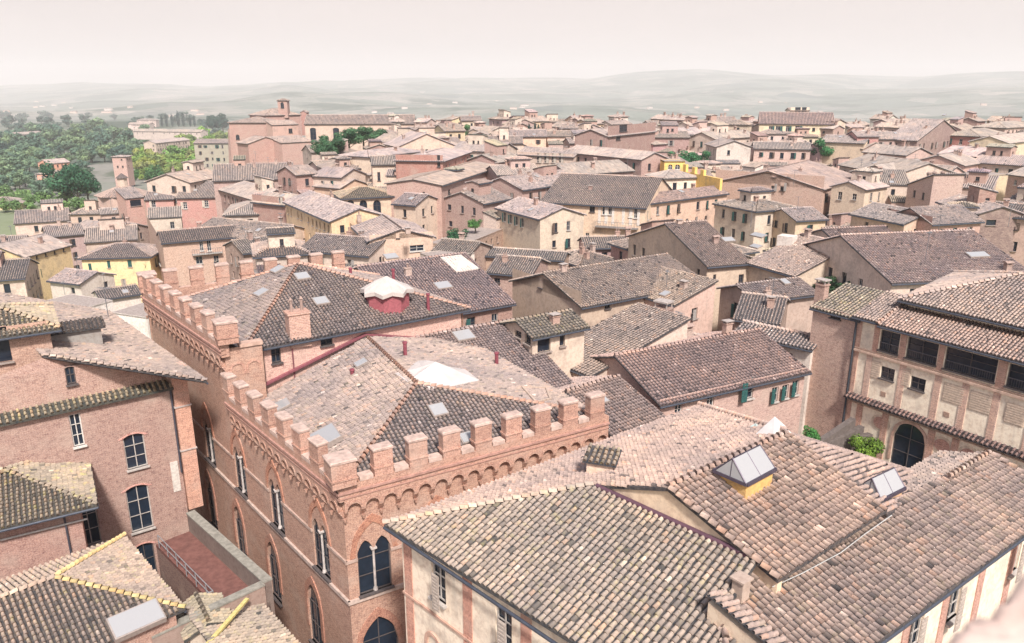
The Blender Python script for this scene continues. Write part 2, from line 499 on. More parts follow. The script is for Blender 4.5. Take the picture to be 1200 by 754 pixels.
WM = {}
def wkey(*k): return tuple(round(x, 1) if isinstance(x, float) else x for x in k)
def window(parent, wall, u0, u1, z0, z1, style, shape='rect', sill=True):
    """a window: frame with bars (part), pane and shutters (sub-parts); local x along the wall, y into it"""
    w_, h = u1 - u0, z1 - z0
    c = wall.at((u0 + u1) / 2, z0); ang = math.atan2(wall.u.y, wall.u.x)
    far = dist(c) > 150
    key = wkey('f', w_, h, style in 'do', shape)
    if key not in WM:
        mb = MB(); t = .07 if not far else .1
        if style not in 'do':
            mb.box((-w_ / 2 + t / 2, .13, 0), (t, .06, h - arch_h(shape, w_)), 0, True); mb.box((w_ / 2 - t / 2, .13, 0), (t, .06, h - arch_h(shape, w_)), 0, True)
            mb.box((0, .13, 0), (t * .8, .05, h), 0, True); mb.box((0, .125, 0), (w_ - 2 * t, .05, t), 0, True)
            for k in ((.5,) if h < 1.6 else (.33, .66)): mb.box((0, .125, h * k), (w_ - 2 * t, .04, t * .6), 0, True)
            if shape in ('rect', 'seg'): mb.box((0, .128, h - t), (w_ - 2 * t, .05, t), 0, True)
        mb.box((0, -.05, -.1), (w_ + .16, .3, .1), 0, True)
        WM[key] = mb.mesh('window', M['plain'])
    fc = {'g': (.55, .50, .47), 'w': (.75, .70, .66), 'd': (.38, .31, .28), 's': (.5, .45, .42), 'c': (.5, .42, .38), 'o': (.3, .25, .23), 'k': (.12, .10, .10)}
    st = style[0]
    fr = link('window', WM[key], parent, fc.get(st, (.45, .4, .37)), loc=c, rotz=ang)
    key = wkey('p', w_, h, shape)
    if key not in WM:
        mb = MB(); d_ = .19
        n = 10; sp = h - arch_h(shape, w_)
        top = [(w_ / 2, sp), (-w_ / 2, sp)] if shape in ('rect', 'bifora') else [(w_ / 2 - w_ * i / n, sp + arch_top(shape, i / n, w_)) for i in range(n + 1)]
        if shape in ('rect', 'bifora'): top = [(w_ / 2, h), (-w_ / 2, h)]
        ring = [(-w_ / 2, 0), (w_ / 2, 0)] + top
        mb.prism([(a, d_, b) for a, b in ring], [(a, d_ + .03, b) for a, b in ring])
        WM[key] = mb.mesh('pane', M['glass'])
    link('pane', WM[key], fr, NAVY if st in 'do' else GLASS, loc=c, rotz=0)
    cs = {'n': (.035, .12, .115), 'y': (.42, .38, .36), 'm': (.16, .11, .09), 'e': (.50, .42, .37), 'l': (.66, .58, .50)}
    if len(style) > 1:
        closed = st == 'c'
        key = wkey('s', w_, h, closed)
        if key not in WM:
            mb = MB(); sw = w_ / 2 - .01
            n = int(h / .16) if not far else 2
            mb.box((0, 0, 0), (sw, .035, h), 0, True)
            for k in range(n): mb.box((0, -.025, h * (k + .3) / n), (sw - .12, .03, h / n * .5), 0, True)
            WM[key] = mb.mesh('shutter', M['plain'])
        for sd_ in (-1, 1):
            off = (w_ / 4 * sd_, .06) if closed else ((w_ / 2 + w_ / 4) * sd_, -.045)
            p = c + wall.u * off[0] - wall.n * off[1]
            o = link('shutter', WM[key], fr, cs[style[1]], loc=p)
    return fr

CHM = {}
def chimney(parent, p, h=1.3, w_=.7, style=0, col=(.50, .33, .27), ang=0.):
    key = (style, w_)
    if key not in CHM:
        a = MB(); a.box((0, 0, -.5), (w_, w_ * .75, 1.5), 0, True); a.box((0, 0, 1.0), (w_ + .14, w_ * .75 + .14, .09), 0, True)
        c = MB()
        if style == 0:      # little tiled gable on brick legs
            for sx in (-1, 1): c.box((sx * (w_ / 2 - .08), 0, 1.09), (.12, w_ * .7, .28), 0, True)
            z = 1.37; W = w_ / 2 + .14; D = w_ * .375 + .12
            c.prism([(-W, -D, z), (W, -D, z), (W, D, z), (-W, D, z)], [(-W, -D, z + .05), (W, -D, z + .05), (W, D, z + .05), (-W, D, z + .05)])
            c.prism([(-W, -D, z + .052), (W, -D, z + .052), (W, D, z + .052), (-W, D, z + .052)], [(-W, -.02, z + .3), (W, -.02, z + .3), (W, .02, z + .3), (-W, .02, z + .3)])
        elif style == 1:    # flat slab on legs
            for sx in (-1, 1):
                for sy in (-1, 1): c.box((sx * (w_ / 2 - .07), sy * (w_ * .375 - .07), 1.09), (.1, .1, .25), 0, True)
            c.box((0, 0, 1.34), (w_ + .2, w_ * .75 + .2, .08), 0, True)
        elif style == 2:    # round pots
            for sx in (-.5, .5): c.frustum((sx * w_ * .5, 0, 1.09), .12, .10, .5, 8); c.frustum((sx * w_ * .5, 0, 1.62), .16, .03, .12, 8)
        else:
            c.frustum((0, 0, 1.09), .11, .11, .6, 8); c.frustum((0, 0, 1.72), .2, .02, .15, 8)
        CHM[key] = (a.mesh('chimney', M['b']), c.mesh('cap', M['stone']))
    a, c = CHM[key]
    o = link('chimney', a, parent, col, loc=p, rotz=ang, scale=(1, 1, h / 1.3))
    k = link('cap', c, o, (.42, .30, .26) if style != 1 else (.5, .43, .4), loc=p)
    return o
def skylight(parent, p, n, ang, w_=.8, h=1.0, col=(.5, .47, .46), th=.14):
    key = ('sk', w_, h, th)
    if key not in CHM:
        a = MB(); a.box((0, 0, 0), (w_ + .14, h + .14, th), 0, True); b = MB(); b.box((0, 0, th), (w_, h, .03), 0, True)
        CHM[key] = (a.mesh('skylight', M['metal']), b.mesh('pane', M['sky_glass']))
    a, b = CHM[key]
    down = Vector((n.x, n.y, 0)); down = (down - n * down.dot(n)).normalized(); ac = down.cross(n)
    rot = Matrix((-ac, -down, n)).transposed().to_euler()
    o = link('skylight', a, parent, (.5, .42, .38), loc=p, rot=rot); link('pane', b, o, col, loc=p)
    return o
ANT = {}
def antenna(p, label, kind=0, h=2.2, group='television antennas on the rooftops'):
    kind = kind % 3
    if kind not in ANT:
        m1 = MB(); m1.bar((0, 0, -.4), (0, 0, 2.2), .035, 5)
        m2 = MB()
        for zz, n_ in ((2.1, 7), (1.6, 4))[:1 + kind % 2]:
            m2.bar((-.6, 0, zz), (.6, 0, zz), .022, 4)
            for k in range(n_): x = -.55 + 1.1 * k / (n_ - 1); m2.bar((x, -.3 + .02 * k, zz), (x, .3 - .02 * k, zz), .016, 4)
        ANT[kind] = (m1.mesh('mast', M['metal']), m2.mesh('aerial', M['metal']))
    t = thing('antenna', p, label, 'antenna', group); a, b = ANT[kind]
    an = R.uniform(0, 3)
    link('mast', a, t, (.22, .22, .24), loc=p, scale=(1, 1, h / 2.2)); link('aerial', b, t, (.3, .3, .32), loc=(p[0], p[1], p[2] + h - 2.2), rotz=an)
def dish(p, label, ang, col=(.55, .48, .45), r=.45, mast=.9):
    t = thing('satellite_dish', p, label, 'satellite dish')
    m = MB(); m.bar((p[0], p[1], p[2] - .3), (p[0], p[1], p[2] + mast), .025, 5); m.build('mast', M['metal'], t, (.25, .25, .27))
    m = MB(); c = Vector((p[0], p[1], p[2] + mast)); ax = Vector((math.cos(ang), math.sin(ang), .35)).normalized(); a = ax.orthogonal().normalized(); b = ax.cross(a)
    rings = []
    for k, (rr, dd) in enumerate(((.05, 0), (r * .5, .03), (r * .85, .09), (r, .13))):
        rings.append([c + ax * dd + (a * math.cos(q * math.tau / 14) + b * math.sin(q * math.tau / 14)) * rr for q in range(14)])
    for k in range(3):
        for q in range(14):
            j = (q + 1) % 14; m.poly([rings[k][q], rings[k][j], rings[k + 1][j], rings[k + 1][q]])
    m.prism(rings[0], [x - ax * .05 for x in rings[0]]); m.bar(c + ax * .02, c + ax * .5 - b * .1, .012, 4)
    m.build('reflector', M['metal'], t, col)

# ------------------------------------------------------------------ a rectangular block: four walls and a tiled roof
class Block: pass
def block(root, a, b, ze, depth, roof='gx', pitch=.33, drop=14., mat_='s', col=(.55, .43, .35), tint=(1, 1, 1, 0), wins=(), auto=None,
          oh=.45, ridge=True, singles=0, z0=None, sky=(), chim=(), floors=0, gut=True, wallname='wall', rpitch=None):
    a, b = Vector(a[:2]), Vector(b[:2]); L = (b - a).length; u = (b - a).normalized(); v = Vector((-u.y, u.x)); D = depth
    z0 = ze - drop if z0 is None else z0
    r = Block(); r.root = root; r.u, r.v, r.L, r.D, r.ze = u, v, L, D, ze
    def at(x, y, z): p = a + u * x + v * y; return Vector((p.x, p.y, z))
    r.at = at
    F = Wall(at(0, 0, 0), u, L, z0, ze, col, mat_); Rr = Wall(at(L, 0, 0), v, D, z0, ze, col, mat_)
    B = Wall(at(L, D, 0), -u, L, z0, ze, col, mat_); Lf = Wall(at(0, D, 0), -v, D, z0, ze, col, mat_)
    r.walls = {'F': F, 'R': Rr, 'B': B, 'L': Lf}
    wins = {kk: vv for kk, vv in wins.items()} if isinstance(wins, dict) else wins
    o = oh; k = pitch
    if roof == 'gx':
        h = D / 2 * k; zr = ze + h
        Rr.extra.append([(0, ze), (D, ze), (D / 2, zr)]); Lf.extra.append([(0, ze), (D, ze), (D / 2, zr)])
        e = ze - o * k; g = o * .6
        faces = [[at(-g, -o, e), at(L + g, -o, e), at(L + g, D / 2, zr), at(-g, D / 2, zr)], [at(L + g, D + o, e), at(-g, D + o, e), at(-g, D / 2, zr), at(L + g, D / 2, zr)]]
        rid = [(at(-g, D / 2, zr), at(L + g, D / 2, zr))]; eav = [(faces[0][0], faces[0][1])]
    elif roof == 'gy':
        h = L / 2 * k; zr = ze + h
        F.extra.append([(0, ze), (L, ze), (L / 2, zr)]); B.extra.append([(0, ze), (L, ze), (L / 2, zr)])
        e = ze - o * k; g = o * .6
        faces = [[at(-o, -g, e), at(L / 2, -g, zr), at(L / 2, D + g, zr), at(-o, D + g, e)], [at(L + o, -g, e), at(L + o, D + g, e), at(L / 2, D + g, zr), at(L / 2, -g, zr)]]
        rid = [(at(L / 2, -g, zr), at(L / 2, D + g, zr))]; eav = [(faces[0][0], faces[0][3]), (faces[1][0], faces[1][1])]
    elif roof == 'hip':
        m = min(L, D) / 2 + o; h = m * k; e = ze - o * k; zr = e + h
        c0, c1, c2, c3 = at(-o, -o, e), at(L + o, -o, e), at(L + o, D + o, e), at(-o, D + o, e)
        if L >= D: p, q = at(m - o, D / 2, zr), at(L - m + o, D / 2, zr); faces = [[c0, c1, q, p], [c1, c2, q], [c2, c3, p, q], [c3, c0, p]]
        else: p, q = at(L / 2, m - o, zr), at(L / 2, D - m + o, zr); faces = [[c0, c1, p], [c1, c2, q, p], [c2, c3, q], [c3, c0, p, q]]
        rid = [(p, q), (c0, p), (c1, p if L < D else q), (c2, q), (c3, q if L < D else p)]; eav = [(c0, c1), (c3, c0), (c1, c2)]
    elif roof[0] == 's':
        w_ = roof[1]; e = ze
        if w_ == 'f': z = lambda x, y: e + y * k
        if w_ == 'b': z = lambda x, y: e + (D - y) * k
        if w_ == 'l': z = lambda x, y: e + x * k
        if w_ == 'r': z = lambda x, y: e + (L - x) * k
        g = o * .5
        cs = [(-g, -g), (L + g, -g), (L + g, D + g), (-g, D + g)]
        faces = [[at(x, y, z(x, y)) for x, y in cs]]
        F.extra.append([(0, ze), (L, ze), (L, z(L, 0)), (0, z(0, 0))]); Rr.extra.append([(0, ze), (D, ze), (D, z(L, D)), (0, z(L, 0))])
        B.extra.append([(0, ze), (L, ze), (L, z(0, D)), (0, z(L, D))]); Lf.extra.append([(0, ze), (D, ze), (D, z(0, 0)), (0, z(0, D))])
        rid = []; eav = [{'f': (faces[0][0], faces[0][1]), 'b': (faces[0][2], faces[0][3]), 'l': (faces[0][0], faces[0][3]), 'r': (faces[0][1], faces[0][2])}[w_]]
    else: faces = []; rid = []; eav = []
    # windows
    c = at(L / 2, D / 2, ze); todo = []
    for f, lst in (wins.items() if isinstance(wins, dict) else [('F', wins)]):
        W = r.walls[f]
        for s in lst:
            u0, u1, za, zb = W.box_px(*s[:4])
            W.op.append((u0, u1, za, zb, s[5] if len(s) > 5 else None)); todo.append((W, u0, u1, za, zb, s[4], s[5] if len(s) > 5 else 'rect'))
    if auto:
        st, ww, hh, gap = auto[:4]; nf = auto[4] if len(auto) > 4 else 2
        for W in (F, Rr, Lf):
            cc = W.at(W.L / 2, ze)
            if W.n.dot(Vector((-cc.x, -cc.y, 0)).normalized()) < .12 or W in [t[0] for t in todo]: continue
            n = int((W.L - .8) / gap)
            for i in range(n):
                for fl in range(nf):
                    if R.random() < .2: continue
                    uc = W.L / 2 + (i - (n - 1) / 2) * gap + R.uniform(-.15, .15); zt = ze - 1.0 - fl * 3.1 + R.uniform(-.1, .1)
                    w2 = ww * R.choice((1, 1, .8)); h2 = hh * R.choice((1, 1, .75))
                    if W.ok(uc - w2 / 2, uc + w2 / 2, zt - h2, zt):
                        s_ = R.choice(st); W.op.append((uc - w2 / 2, uc + w2 / 2, zt - h2, zt, None)); todo.append((W, uc - w2 / 2, uc + w2 / 2, zt - h2, zt, s_, 'rect'))
    for W, nm in ((F, 0), (Rr, 1), (B, 2), (Lf, 3)):
        mb = MB(); W.geom(mb); mb.build(wallname, M[mat_], root, col)
    for W, u0, u1, za, zb, s_, shp in todo: window(root, W, u0, u1, za, zb, s_, shp)
    if not faces:
        mb = MB(); mb.prism([at(0, 0, ze - .3), at(L, 0, ze - .3), at(L, D, ze - .3), at(0, D, ze - .3)], [at(0, 0, ze - .05), at(L, 0, ze - .05), at(L, D, ze - .05), at(0, D, ze - .05)])
        mb.build('terrace', M['stone'], root, (.42, .35, .32)); return r
    r.roof = make_roof(root, faces, rid if ridge else [], tint, singles, gutter=eav if (gut and dist(c) < 170) else (), pitch=rpitch)
    for i, s in enumerate(chim):
        x, y = s[0], s[1]; h = s[2] if len(s) > 2 else 1.2
        p, n = on_roof(r.roof, x, y); chimney(r.roof, p, h, s[4] if len(s) > 4 else .7, s[3] if len(s) > 3 else R.choice((0, 0, 1, 1, 2, 3)), R.choice([(.50, .34, .28), (.55, .42, .36), (.42, .30, .26)]), math.atan2(u.y, u.x))
    for s in sky:
        p, n = on_roof(r.roof, s[0], s[1]); skylight(r.roof, p + n * .08, n, 0, *(s[2:] if len(s) > 2 else ()))
    return r
CREAM, PINK, OCHRE, BRICK, ROSE, PALE, YEL = (.68, .55, .47), (.60, .44, .39), (.70, .54, .34), (.44, .28, .23), (.48, .32, .29), (.72, .64, .58), (.78, .63, .37)
FOOT = []
NAMED = []
def house(label, x0, y0, x1, y1, ze, depth, roof='gx', mat_='s', col=CREAM, name='house', cat='house', group=None, auto=(('d', 'dy', 'kn', 'km', 'd'), .95, 1.6, 2.8, 4), nch=None, jitter=.06, **k):
    a, b = P(x0, y0, ze), P(x1, y1, ze)
    c = (a + b) / 2
    if isinstance(depth, tuple):
        kind, x_, y_ = depth
        u = (b - a).normalized(); v = Vector((-u.y, u.x)); kp = k.get('pitch', .33)
        if kind == 'c': depth = abs((P(x_, y_, ze) - a).dot(v))
        elif kind == 'cr': depth = abs((P(x_, y_, ze) - b).dot(v))
        else:
            lo, hi = .5, 40.
            for _ in range(40):
                m = (lo + hi) / 2
                if (P(x_, y_, min(ze + kp * m, 39.5)) - a).dot(v) > m: lo = m
                else: hi = m
            depth = lo * (1 if roof == 'sf' else 2)
        depth = min(max(depth, 3.), 34.)
    NAMED.append((((x0 + x1) / 2, (y0 + y1) / 2), label, (x0, x1, max(y0, y1), dist(c))))
    if (b - a).length > 60 or depth > 30: print('BIG', label, round((b - a).length), round(depth))
    FOOT.append(((a + b) / 2 + Vector((-(b - a).y, (b - a).x)).normalized() * depth / 2, (b - a).normalized(), (b - a).length / 2, depth / 2, ze))
    root = thing(name, (c.x, c.y, ze - k.get('drop', 14.)), label, cat, group)
    t = k.pop('tint', None) or (R.uniform(.88, 1.2),) * 3
    if len(t) == 3: t = (t[0], t[1] * R.uniform(.97, 1.02), t[2] * R.uniform(.96, 1.04), 0)
    cj = R.uniform(1 - jitter, 1 + jitter)
    if auto is None and roof != 'flat' and ze < 39 and dist(c) > 62: auto = (('d', 'dy', 'kn', 'km', 'g', 'd'), .95, 1.6, 2.9, 4)
    r = block(root, a, b, ze, depth, roof, mat_=mat_, col=tuple(v * cj for v in col), tint=t, auto=auto, **k)
    if roof != 'flat' and not k.get('wins') and 75 < dist(c) < 260 and name == 'house': additions(root, r, mat_, col, t, dist(c) > 110)
    if nch is None: nch = R.choice((1, 1, 2, 3)) if 'chim' not in k and roof != 'flat' else 0
    for i in range(nch):
        fx = R.uniform(.15, .85); fy = R.uniform(.2, .8); p = r.at(r.L * fx, r.D * fy, 0)
        z = zroof(r.roof, p)
        if z: chimney(r.roof, (p.x, p.y, z - .05), R.uniform(.9, 1.5), .7, R.choice((0, 0, 1, 2, 3)), R.choice([(.50, .34, .28), (.55, .42, .36), (.42, .30, .26)]), math.atan2(r.u.y, r.u.x))
    if R.random() < .28 and roof != 'flat' and dist(c) < 240:
        p = r.at(r.L * R.uniform(.2, .8), r.D * R.uniform(.35, .6), 0); z = zroof(r.roof, p)
        if z: antenna(Vector((p.x, p.y, z)), 'thin aerial on the ' + ' '.join(label.split()[:9]), R.randrange(3), R.uniform(1.8, 3.0))
    if R.random() < .3 and roof != 'flat':
        p = r.at(r.L * R.uniform(.2, .8), r.D * R.uniform(.1, .4), 0); z = zroof(r.roof, p)
        if z:
            f = roof_faces[r.roof][0]; n = newell(f)
            z = f[0].z - ((p.x - f[0].x) * n.x + (p.y - f[0].y) * n.y) / n.z
            skylight(r.roof, Vector((p.x, p.y, z + .1)), n, 0)
    return r
def additions(root, r, mat_, col, tint, front=True):
    """roof rooms and lean-tos that break up the plain boxes"""
    c = r.at(r.L / 2, r.D / 2, 0)
    if R.random() < .5 and r.L > 6.5:
        w_ = R.uniform(2.6, min(5.5, r.L * .55)); x0 = R.uniform(.6, r.L - w_ - .6); d_ = R.uniform(2.4, 3.6); y0 = r.D / 2 - d_ * R.uniform(.3, .9)
        p = r.at(x0 + w_ / 2, y0 + d_ / 2, 0); z = zroof(r.roof, p) or r.ze + 1
        zz = z + R.uniform(1.0, 2.1); cc = R.choice((col, tuple(v * 1.1 for v in col), (.72, .60, .50), (.50, .34, .29)))
        block(root, r.at(x0, y0, 0), r.at(x0 + w_, y0, 0), zz, d_, R.choice(('gx', 'sf', 'sb', 'hip')), R.uniform(.22, .32), 3, R.choice((mat_, 's')), cc, tuple(v * R.uniform(.9, 1.1) for v in tint[:3]) + (0,), auto=('k', .7, 1.0, 1.5, 1), z0=r.ze + .1, oh=.3, wallname='roof_room_wall')
    if front and R.random() < .45:
        w_ = r.L * R.uniform(.35, .7); x0 = R.choice((.0, r.L - w_)); d_ = R.uniform(2.0, 3.2); zz = r.ze - R.uniform(2.2, 4.5)
        block(root, r.at(x0 + .05, -d_, 0), r.at(x0 + w_ - .05, -d_, 0), zz, d_ - .02, 'sf', .3, 8, R.choice((mat_, 's', 'b')), R.choice((col, CREAM, PINK)), tuple(v * R.uniform(.9, 1.1) for v in tint[:3]) + (0,), auto=('k', .8, 1.2, 2.4, 2), oh=.3, wallname='lean_to_wall')
def zroof(roof, p):
    best = None
    for f in roof_faces[roof]:
        n = newell(f); z = f[0].z - ((p.x - f[0].x) * n.x + (p.y - f[0].y) * n.y) / n.z; ins = False
        for i in range(len(f)):
            a, b = f[i], f[(i + 1) % len(f)]
            if (a.y > p.y) != (b.y > p.y) and p.x < (b.x - a.x) * (p.y - a.y) / (b.y - a.y) + a.x: ins = not ins
        if ins: best = z
    return best

# ================================================================== THE SETTING
def terr(x, y):
    r = math.hypot(x, y); az = math.degrees(math.atan2(x, y))
    left = min(1, max(0, (-az - 16) / 5)) if abs(az) < 60 else (1 if az < 0 else 0)
    def il(t, pts):
        for (a, b), (c, d) in zip(pts, pts[1:]):
            if t <= c: return b + (d - b) * max(0, (t - a)) / (c - a)
        return pts[-1][1]
    zl = il(r, [(0, 0), (60, 0), (140, -3), (330, 0), (450, -14), (700, -16), (1200, -24), (3000, -50), (6000, -55), (9500, 20), (12000, 110)])
    zr = il(r, [(0, 0), (60, 0), (110, 4), (200, 7), (320, 10), (400, 6), (900, -65), (2500, -70), (5000, -10), (7500, 60), (9500, 150), (12000, 150)])
    z = zl * left + zr * (1 - left)
    if r > 700:
        f = min(1, (r - 700) / 3000)
        z += f * (26 * math.sin(x / 700 + y / 1300) + 16 * math.sin(x / 310 - y / 520 + 1) + 8 * math.sin(x / 140 + y / 190))
        if r > 7000: z += 105 * math.exp(-((az - 15) / 9) ** 2) * min(1, (r - 7000) / 2500) + 25 * math.sin(az / 3.1 + r / 2500)
    return z
def terrain():
    rs = [0, 20, 45, 80] + [110 * 1.095 ** i for i in range(52)]
    rs = [r for r in rs if r < 12200]
    azs = [rad(-75 + 150 * i / 150) for i in range(151)] + [rad(75 + 210 * i / 20) for i in range(1, 20)]
    V = [(0, 0, 0)]; F = []; n = len(azs)
    for r in rs[1:]:
        for a in azs: x, y = r * math.sin(a), r * math.cos(a); V.append((x, y, terr(x, y)))
    for k in range(n): F.append((0, 1 + (k + 1) % n, 1 + k))
    for i in range(len(rs) - 2):
        for k in range(n):
            a = 1 + i * n + k; b = 1 + i * n + (k + 1) % n; F.append((a, b, b + n, a + n))
    me = bpy.data.meshes.new('ground'); me.from_pydata(V, [], F)
    m, t, b = mat('countryside')
    geo = N(t, 'ShaderNodeNewGeometry'); pos = geo.outputs['Position']
    mp_ = N(t, 'ShaderNodeMapping'); mp_.inputs['Scale'].default_value = (.0045, .0035, .001); t.links.new(pos, mp_.inputs[0])
    vo = N(t, 'ShaderNodeTexVoronoi'); t.links.new(mp_.outputs[0], vo.inputs['Vector']); vo.inputs['Scale'].default_value = 1
    hs = N(t, 'ShaderNodeSeparateColor'); t.links.new(vo.outputs['Color'], hs.inputs[0])
    c = ramp(t, [(0, (.11, .135, .11)), (.3, (.165, .19, .15)), (.5, (.31, .28, .24)), (.7, (.14, .165, .135)), (.85, (.37, .32, .28)), (1, (.07, .10, .09))])
    t.links.new(hs.outputs[0], c.inputs[0])
    n1 = noise(t, pos, .0016, 6, .7); n2 = noise(t, pos, .02, 5, .7)
    col = mixc(t, c.outputs[0], (.035, .06, .035), mrange(t, n1.outputs[0], .5, .58))
    col = mixc(t, col, (.05, .08, .04), math_(t, 'MULTIPLY', mrange(t, n2.outputs[0], .52, .62), .7))
    vl = N(t, 'ShaderNodeVectorMath', operation='LENGTH'); t.links.new(pos, vl.inputs[0])
    near = mrange(t, vl.outputs['Value'], 150, 420, 1, 0)
    col = mixc(t, col, (.24, .27, .12), near)
    vn = mrange(t, vl.outputs['Value'], 60, 150, 1, 0)
    col = mixc(t, col, (.17, .155, .15), vn)
    t.links.new(col, b.inputs['Base Color']); b.inputs['Roughness'].default_value = 1
    me.materials.append(m); me.polygons.foreach_set('use_smooth', [True] * len(F))
    o = bpy.data.objects.new('ground', me); COL.objects.link(o); tag(o, kind='structure')
terrain()

# ------------------------------------------------------------------ trees
def leaf_cloud(name, blobs, n, size, seed, up=.0):
    g = np.random.default_rng(seed)
    C = np.array([b[:3] for b in blobs]); RR = np.array([b[3] for b in blobs])
    pr = RR ** 2 / (RR ** 2).sum(); k = g.choice(len(blobs), n, p=pr)
    d = g.normal(size=(n, 3)); d /= np.linalg.norm(d, axis=1)[:, None]
    rr = RR[k] * (g.uniform(.55, 1.08, n) ** .6)
    stretch = np.array([b[4] if len(b) > 4 else 1. for b in blobs])[k]
    c = C[k] + d * rr[:, None] * np.stack([np.ones(n), np.ones(n), stretch], 1)
    a = g.normal(size=(n, 3)); a /= np.linalg.norm(a, axis=1)[:, None]; b = np.cross(d, a); b /= np.linalg.norm(b, axis=1)[:, None] + 1e-6
    a = np.cross(b, d + g.normal(size=(n, 3)) * .5); a /= np.linalg.norm(a, axis=1)[:, None] + 1e-6
    s = size * g.uniform(.6, 1.3, n)[:, None]
    V = np.stack([c - a * s - b * s * .6, c + a * s - b * s * .5, c + a * s * .9 + b * s * .6, c - a * s * .8 + b * s * .5], 1).reshape(-1, 3)
    F = np.arange(4 * n).reshape(n, 4)
    tone = g.uniform(0, 1, len(blobs))[k] * .5 + g.uniform(0, .5, n)
    return np_mesh(name, V, F, tone, M['leaf'])
def broad(seed, n=900, size=.38):
    g = random.Random(seed); bl = []
    for i in range(13):
        a = g.uniform(0, 6.28); q = g.uniform(0, 3.0) ; z = g.uniform(-1.6, 2.4)
        bl.append((q * math.cos(a), q * math.sin(a), 5.5 + z, g.uniform(1.1, 1.9) * (1 if z < 1 else .8)))
    return leaf_cloud('crown', bl, n, size, seed)
def cypress(seed):
    g = random.Random(seed)
    return leaf_cloud('crown', [(g.uniform(-.1, .1), g.uniform(-.1, .1), 1.2 + i * .9, 1.0 * math.sin(math.pi * min(1, (i + 2.2) / 11.5)) + .12, 1.1) for i in range(10)], 700, .22, seed)
def trunk_mesh(h, r):
    mb = MB(); mb.frustum((0, 0, -1), r * 1.2, r * .7, h * .5 + 1, 7); mb.frustum((0, 0, h * .5), r * .7, r * .3, h * .3, 7)
    for k in range(4):
        a = k * 1.6 + .4; mb.bar((0, 0, h * (.3 + .07 * k)), (1.6 * math.cos(a), 1.6 * math.sin(a), h * (.62 + .05 * k)), r * .28, 5)
    return mb.mesh('trunk', M['wood'])
TM = {'broad': [broad(3), broad(5), broad(11), broad(21)], 'big': [broad(8, 2600, .23), broad(13, 2600, .23)], 'cypress': [cypress(1), cypress(2)]}
TR = {'broad': trunk_mesh(5, .25), 'big': trunk_mesh(5, .3), 'cypress': trunk_mesh(3, .15)}
def tree(kind, p, s, col, label, group=None, name=None, sz=None):
    t = thing(name or {'broad': 'broadleaf_tree', 'big': 'broadleaf_tree', 'cypress': 'cypress_tree'}[kind], p, label, 'tree', group)
    rz = R.uniform(0, 6.28); z = sz or s
    link('trunk', TR[kind], t, (.10, .08, .06), loc=p, rotz=rz, scale=(s, s, z)); link('crown', R.choice(TM[kind]), t, col, loc=p, rotz=rz, scale=(s, s, z))
    return t
G1, G2, G3, G4 = (.045, .085, .05), (.03, .07, .045), (.09, .13, .05), (.16, .17, .06)

# ================================================================== THE CRENELLATED PALACE
PB = (.52, .325, .245)
pc = P(400, 566, 20)
fx = Vector((math.cos(rad(30.8)), math.sin(rad(30.8)))); fl = Vector((math.cos(rad(130.0)), math.sin(rad(130.0)))); fy = Vector((-fx.y, fx.x))
def LP(x, y, z): p = pc + fx * x + fy * y; return Vector((p.x, p.y, z))
pal = thing('crenellated_palace', (pc.x, pc.y, 0), 'red brick gothic palace with battlements and pointed twin windows on the street corner', 'palace')
FL_, LL_, RL_ = 17.6, 16.0, 17.9
ZB, ZR = 20.0, 23.8
o1 = pc + fl * LL_; o2 = pc + fl * (LL_ + RL_)
WF = Wall(pc, fx, FL_, -1, 19.0, PB, 'b'); WL = Wall(o2, -fl, LL_ + RL_, -1, 19.0, PB, 'b'); WRu = Wall(o2, -fl, RL_, 19.0, ZR - 1, PB, 'b')
WLp = Wall(o1, -fl, LL_, 18, 19, PB, 'b'); WR = Wall(o2, -fl, RL_, 18, 19, PB, 'b'); LT = LL_ + RL_
def column(parent, c, h, r=.075):
    key = ('col', round(h, 1))
    if key not in WM:
        mb = MB(); mb.frustum((0, 0, 0), r * 1.9, r * 1.5, .16, 8); mb.frustum((0, 0, .16), r, r * .9, h - .42, 8); mb.frustum((0, 0, h - .26), r, r * 2.0, .18, 8); mb.box((0, 0, h - .08), (.34, .34, .1), 0, True)
        WM[key] = mb.mesh('column', M['stone'])
    link('column', WM[key], parent, (.62, .55, .52), loc=c, rotz=math.atan2(fx.y, fx.x))
def ring(wall, uc, zs, w_, kind, t, out=.06, leg=0., n=12):
    """raised brick ring round an arch, with legs"""
    mb = MB(); a, b = [], []
    def pt(k, ww):
        tt = k / n; return (uc - ww / 2 + ww * tt, zs + arch_top(kind, tt, ww))
    for k in range(n + 1): a.append(pt(k, w_)); b.append(pt(k, w_ + 2 * t))
    if leg: a = [(a[0][0], zs - leg)] + a + [(a[-1][0], zs - leg)]; b = [(b[0][0], zs - leg)] + b + [(b[-1][0], zs - leg)]
    for i in range(len(a) - 1):
        q = [a[i], a[i + 1], b[i + 1], b[i]]
        mb.prism([wall.at(*p, -.05) for p in q], [wall.at(*p, out) for p in q])
    return mb
def strip_box(wall, u0, u1, z0, z1, out, inn=0.):
    mb = MB(); q = [(u0, z0), (u1, z0), (u1, z1), (u0, z1)]
    mb.prism([wall.at(*p, -inn) for p in q], [wall.at(*p, out) for p in q]); return mb
def bifora(wall, uc, w_=1.95):
    zb, zt = 12.75, 16.15
    wall.op.append((uc - w_ / 2, uc + w_ / 2, zb, zt, 'bifora'))
    def later():
        window(pal, wall, uc - w_ / 2, uc + w_ / 2, zb, zt, 'k', 'bifora')
        column(pal, wall.at(uc, zb, -.1), zt - zb - .62)
        ring(wall, uc, 15.25, 2.25, 'point', .28, .07).build('brick_arch', M['b'], pal, (.50, .25, .17))
    return later
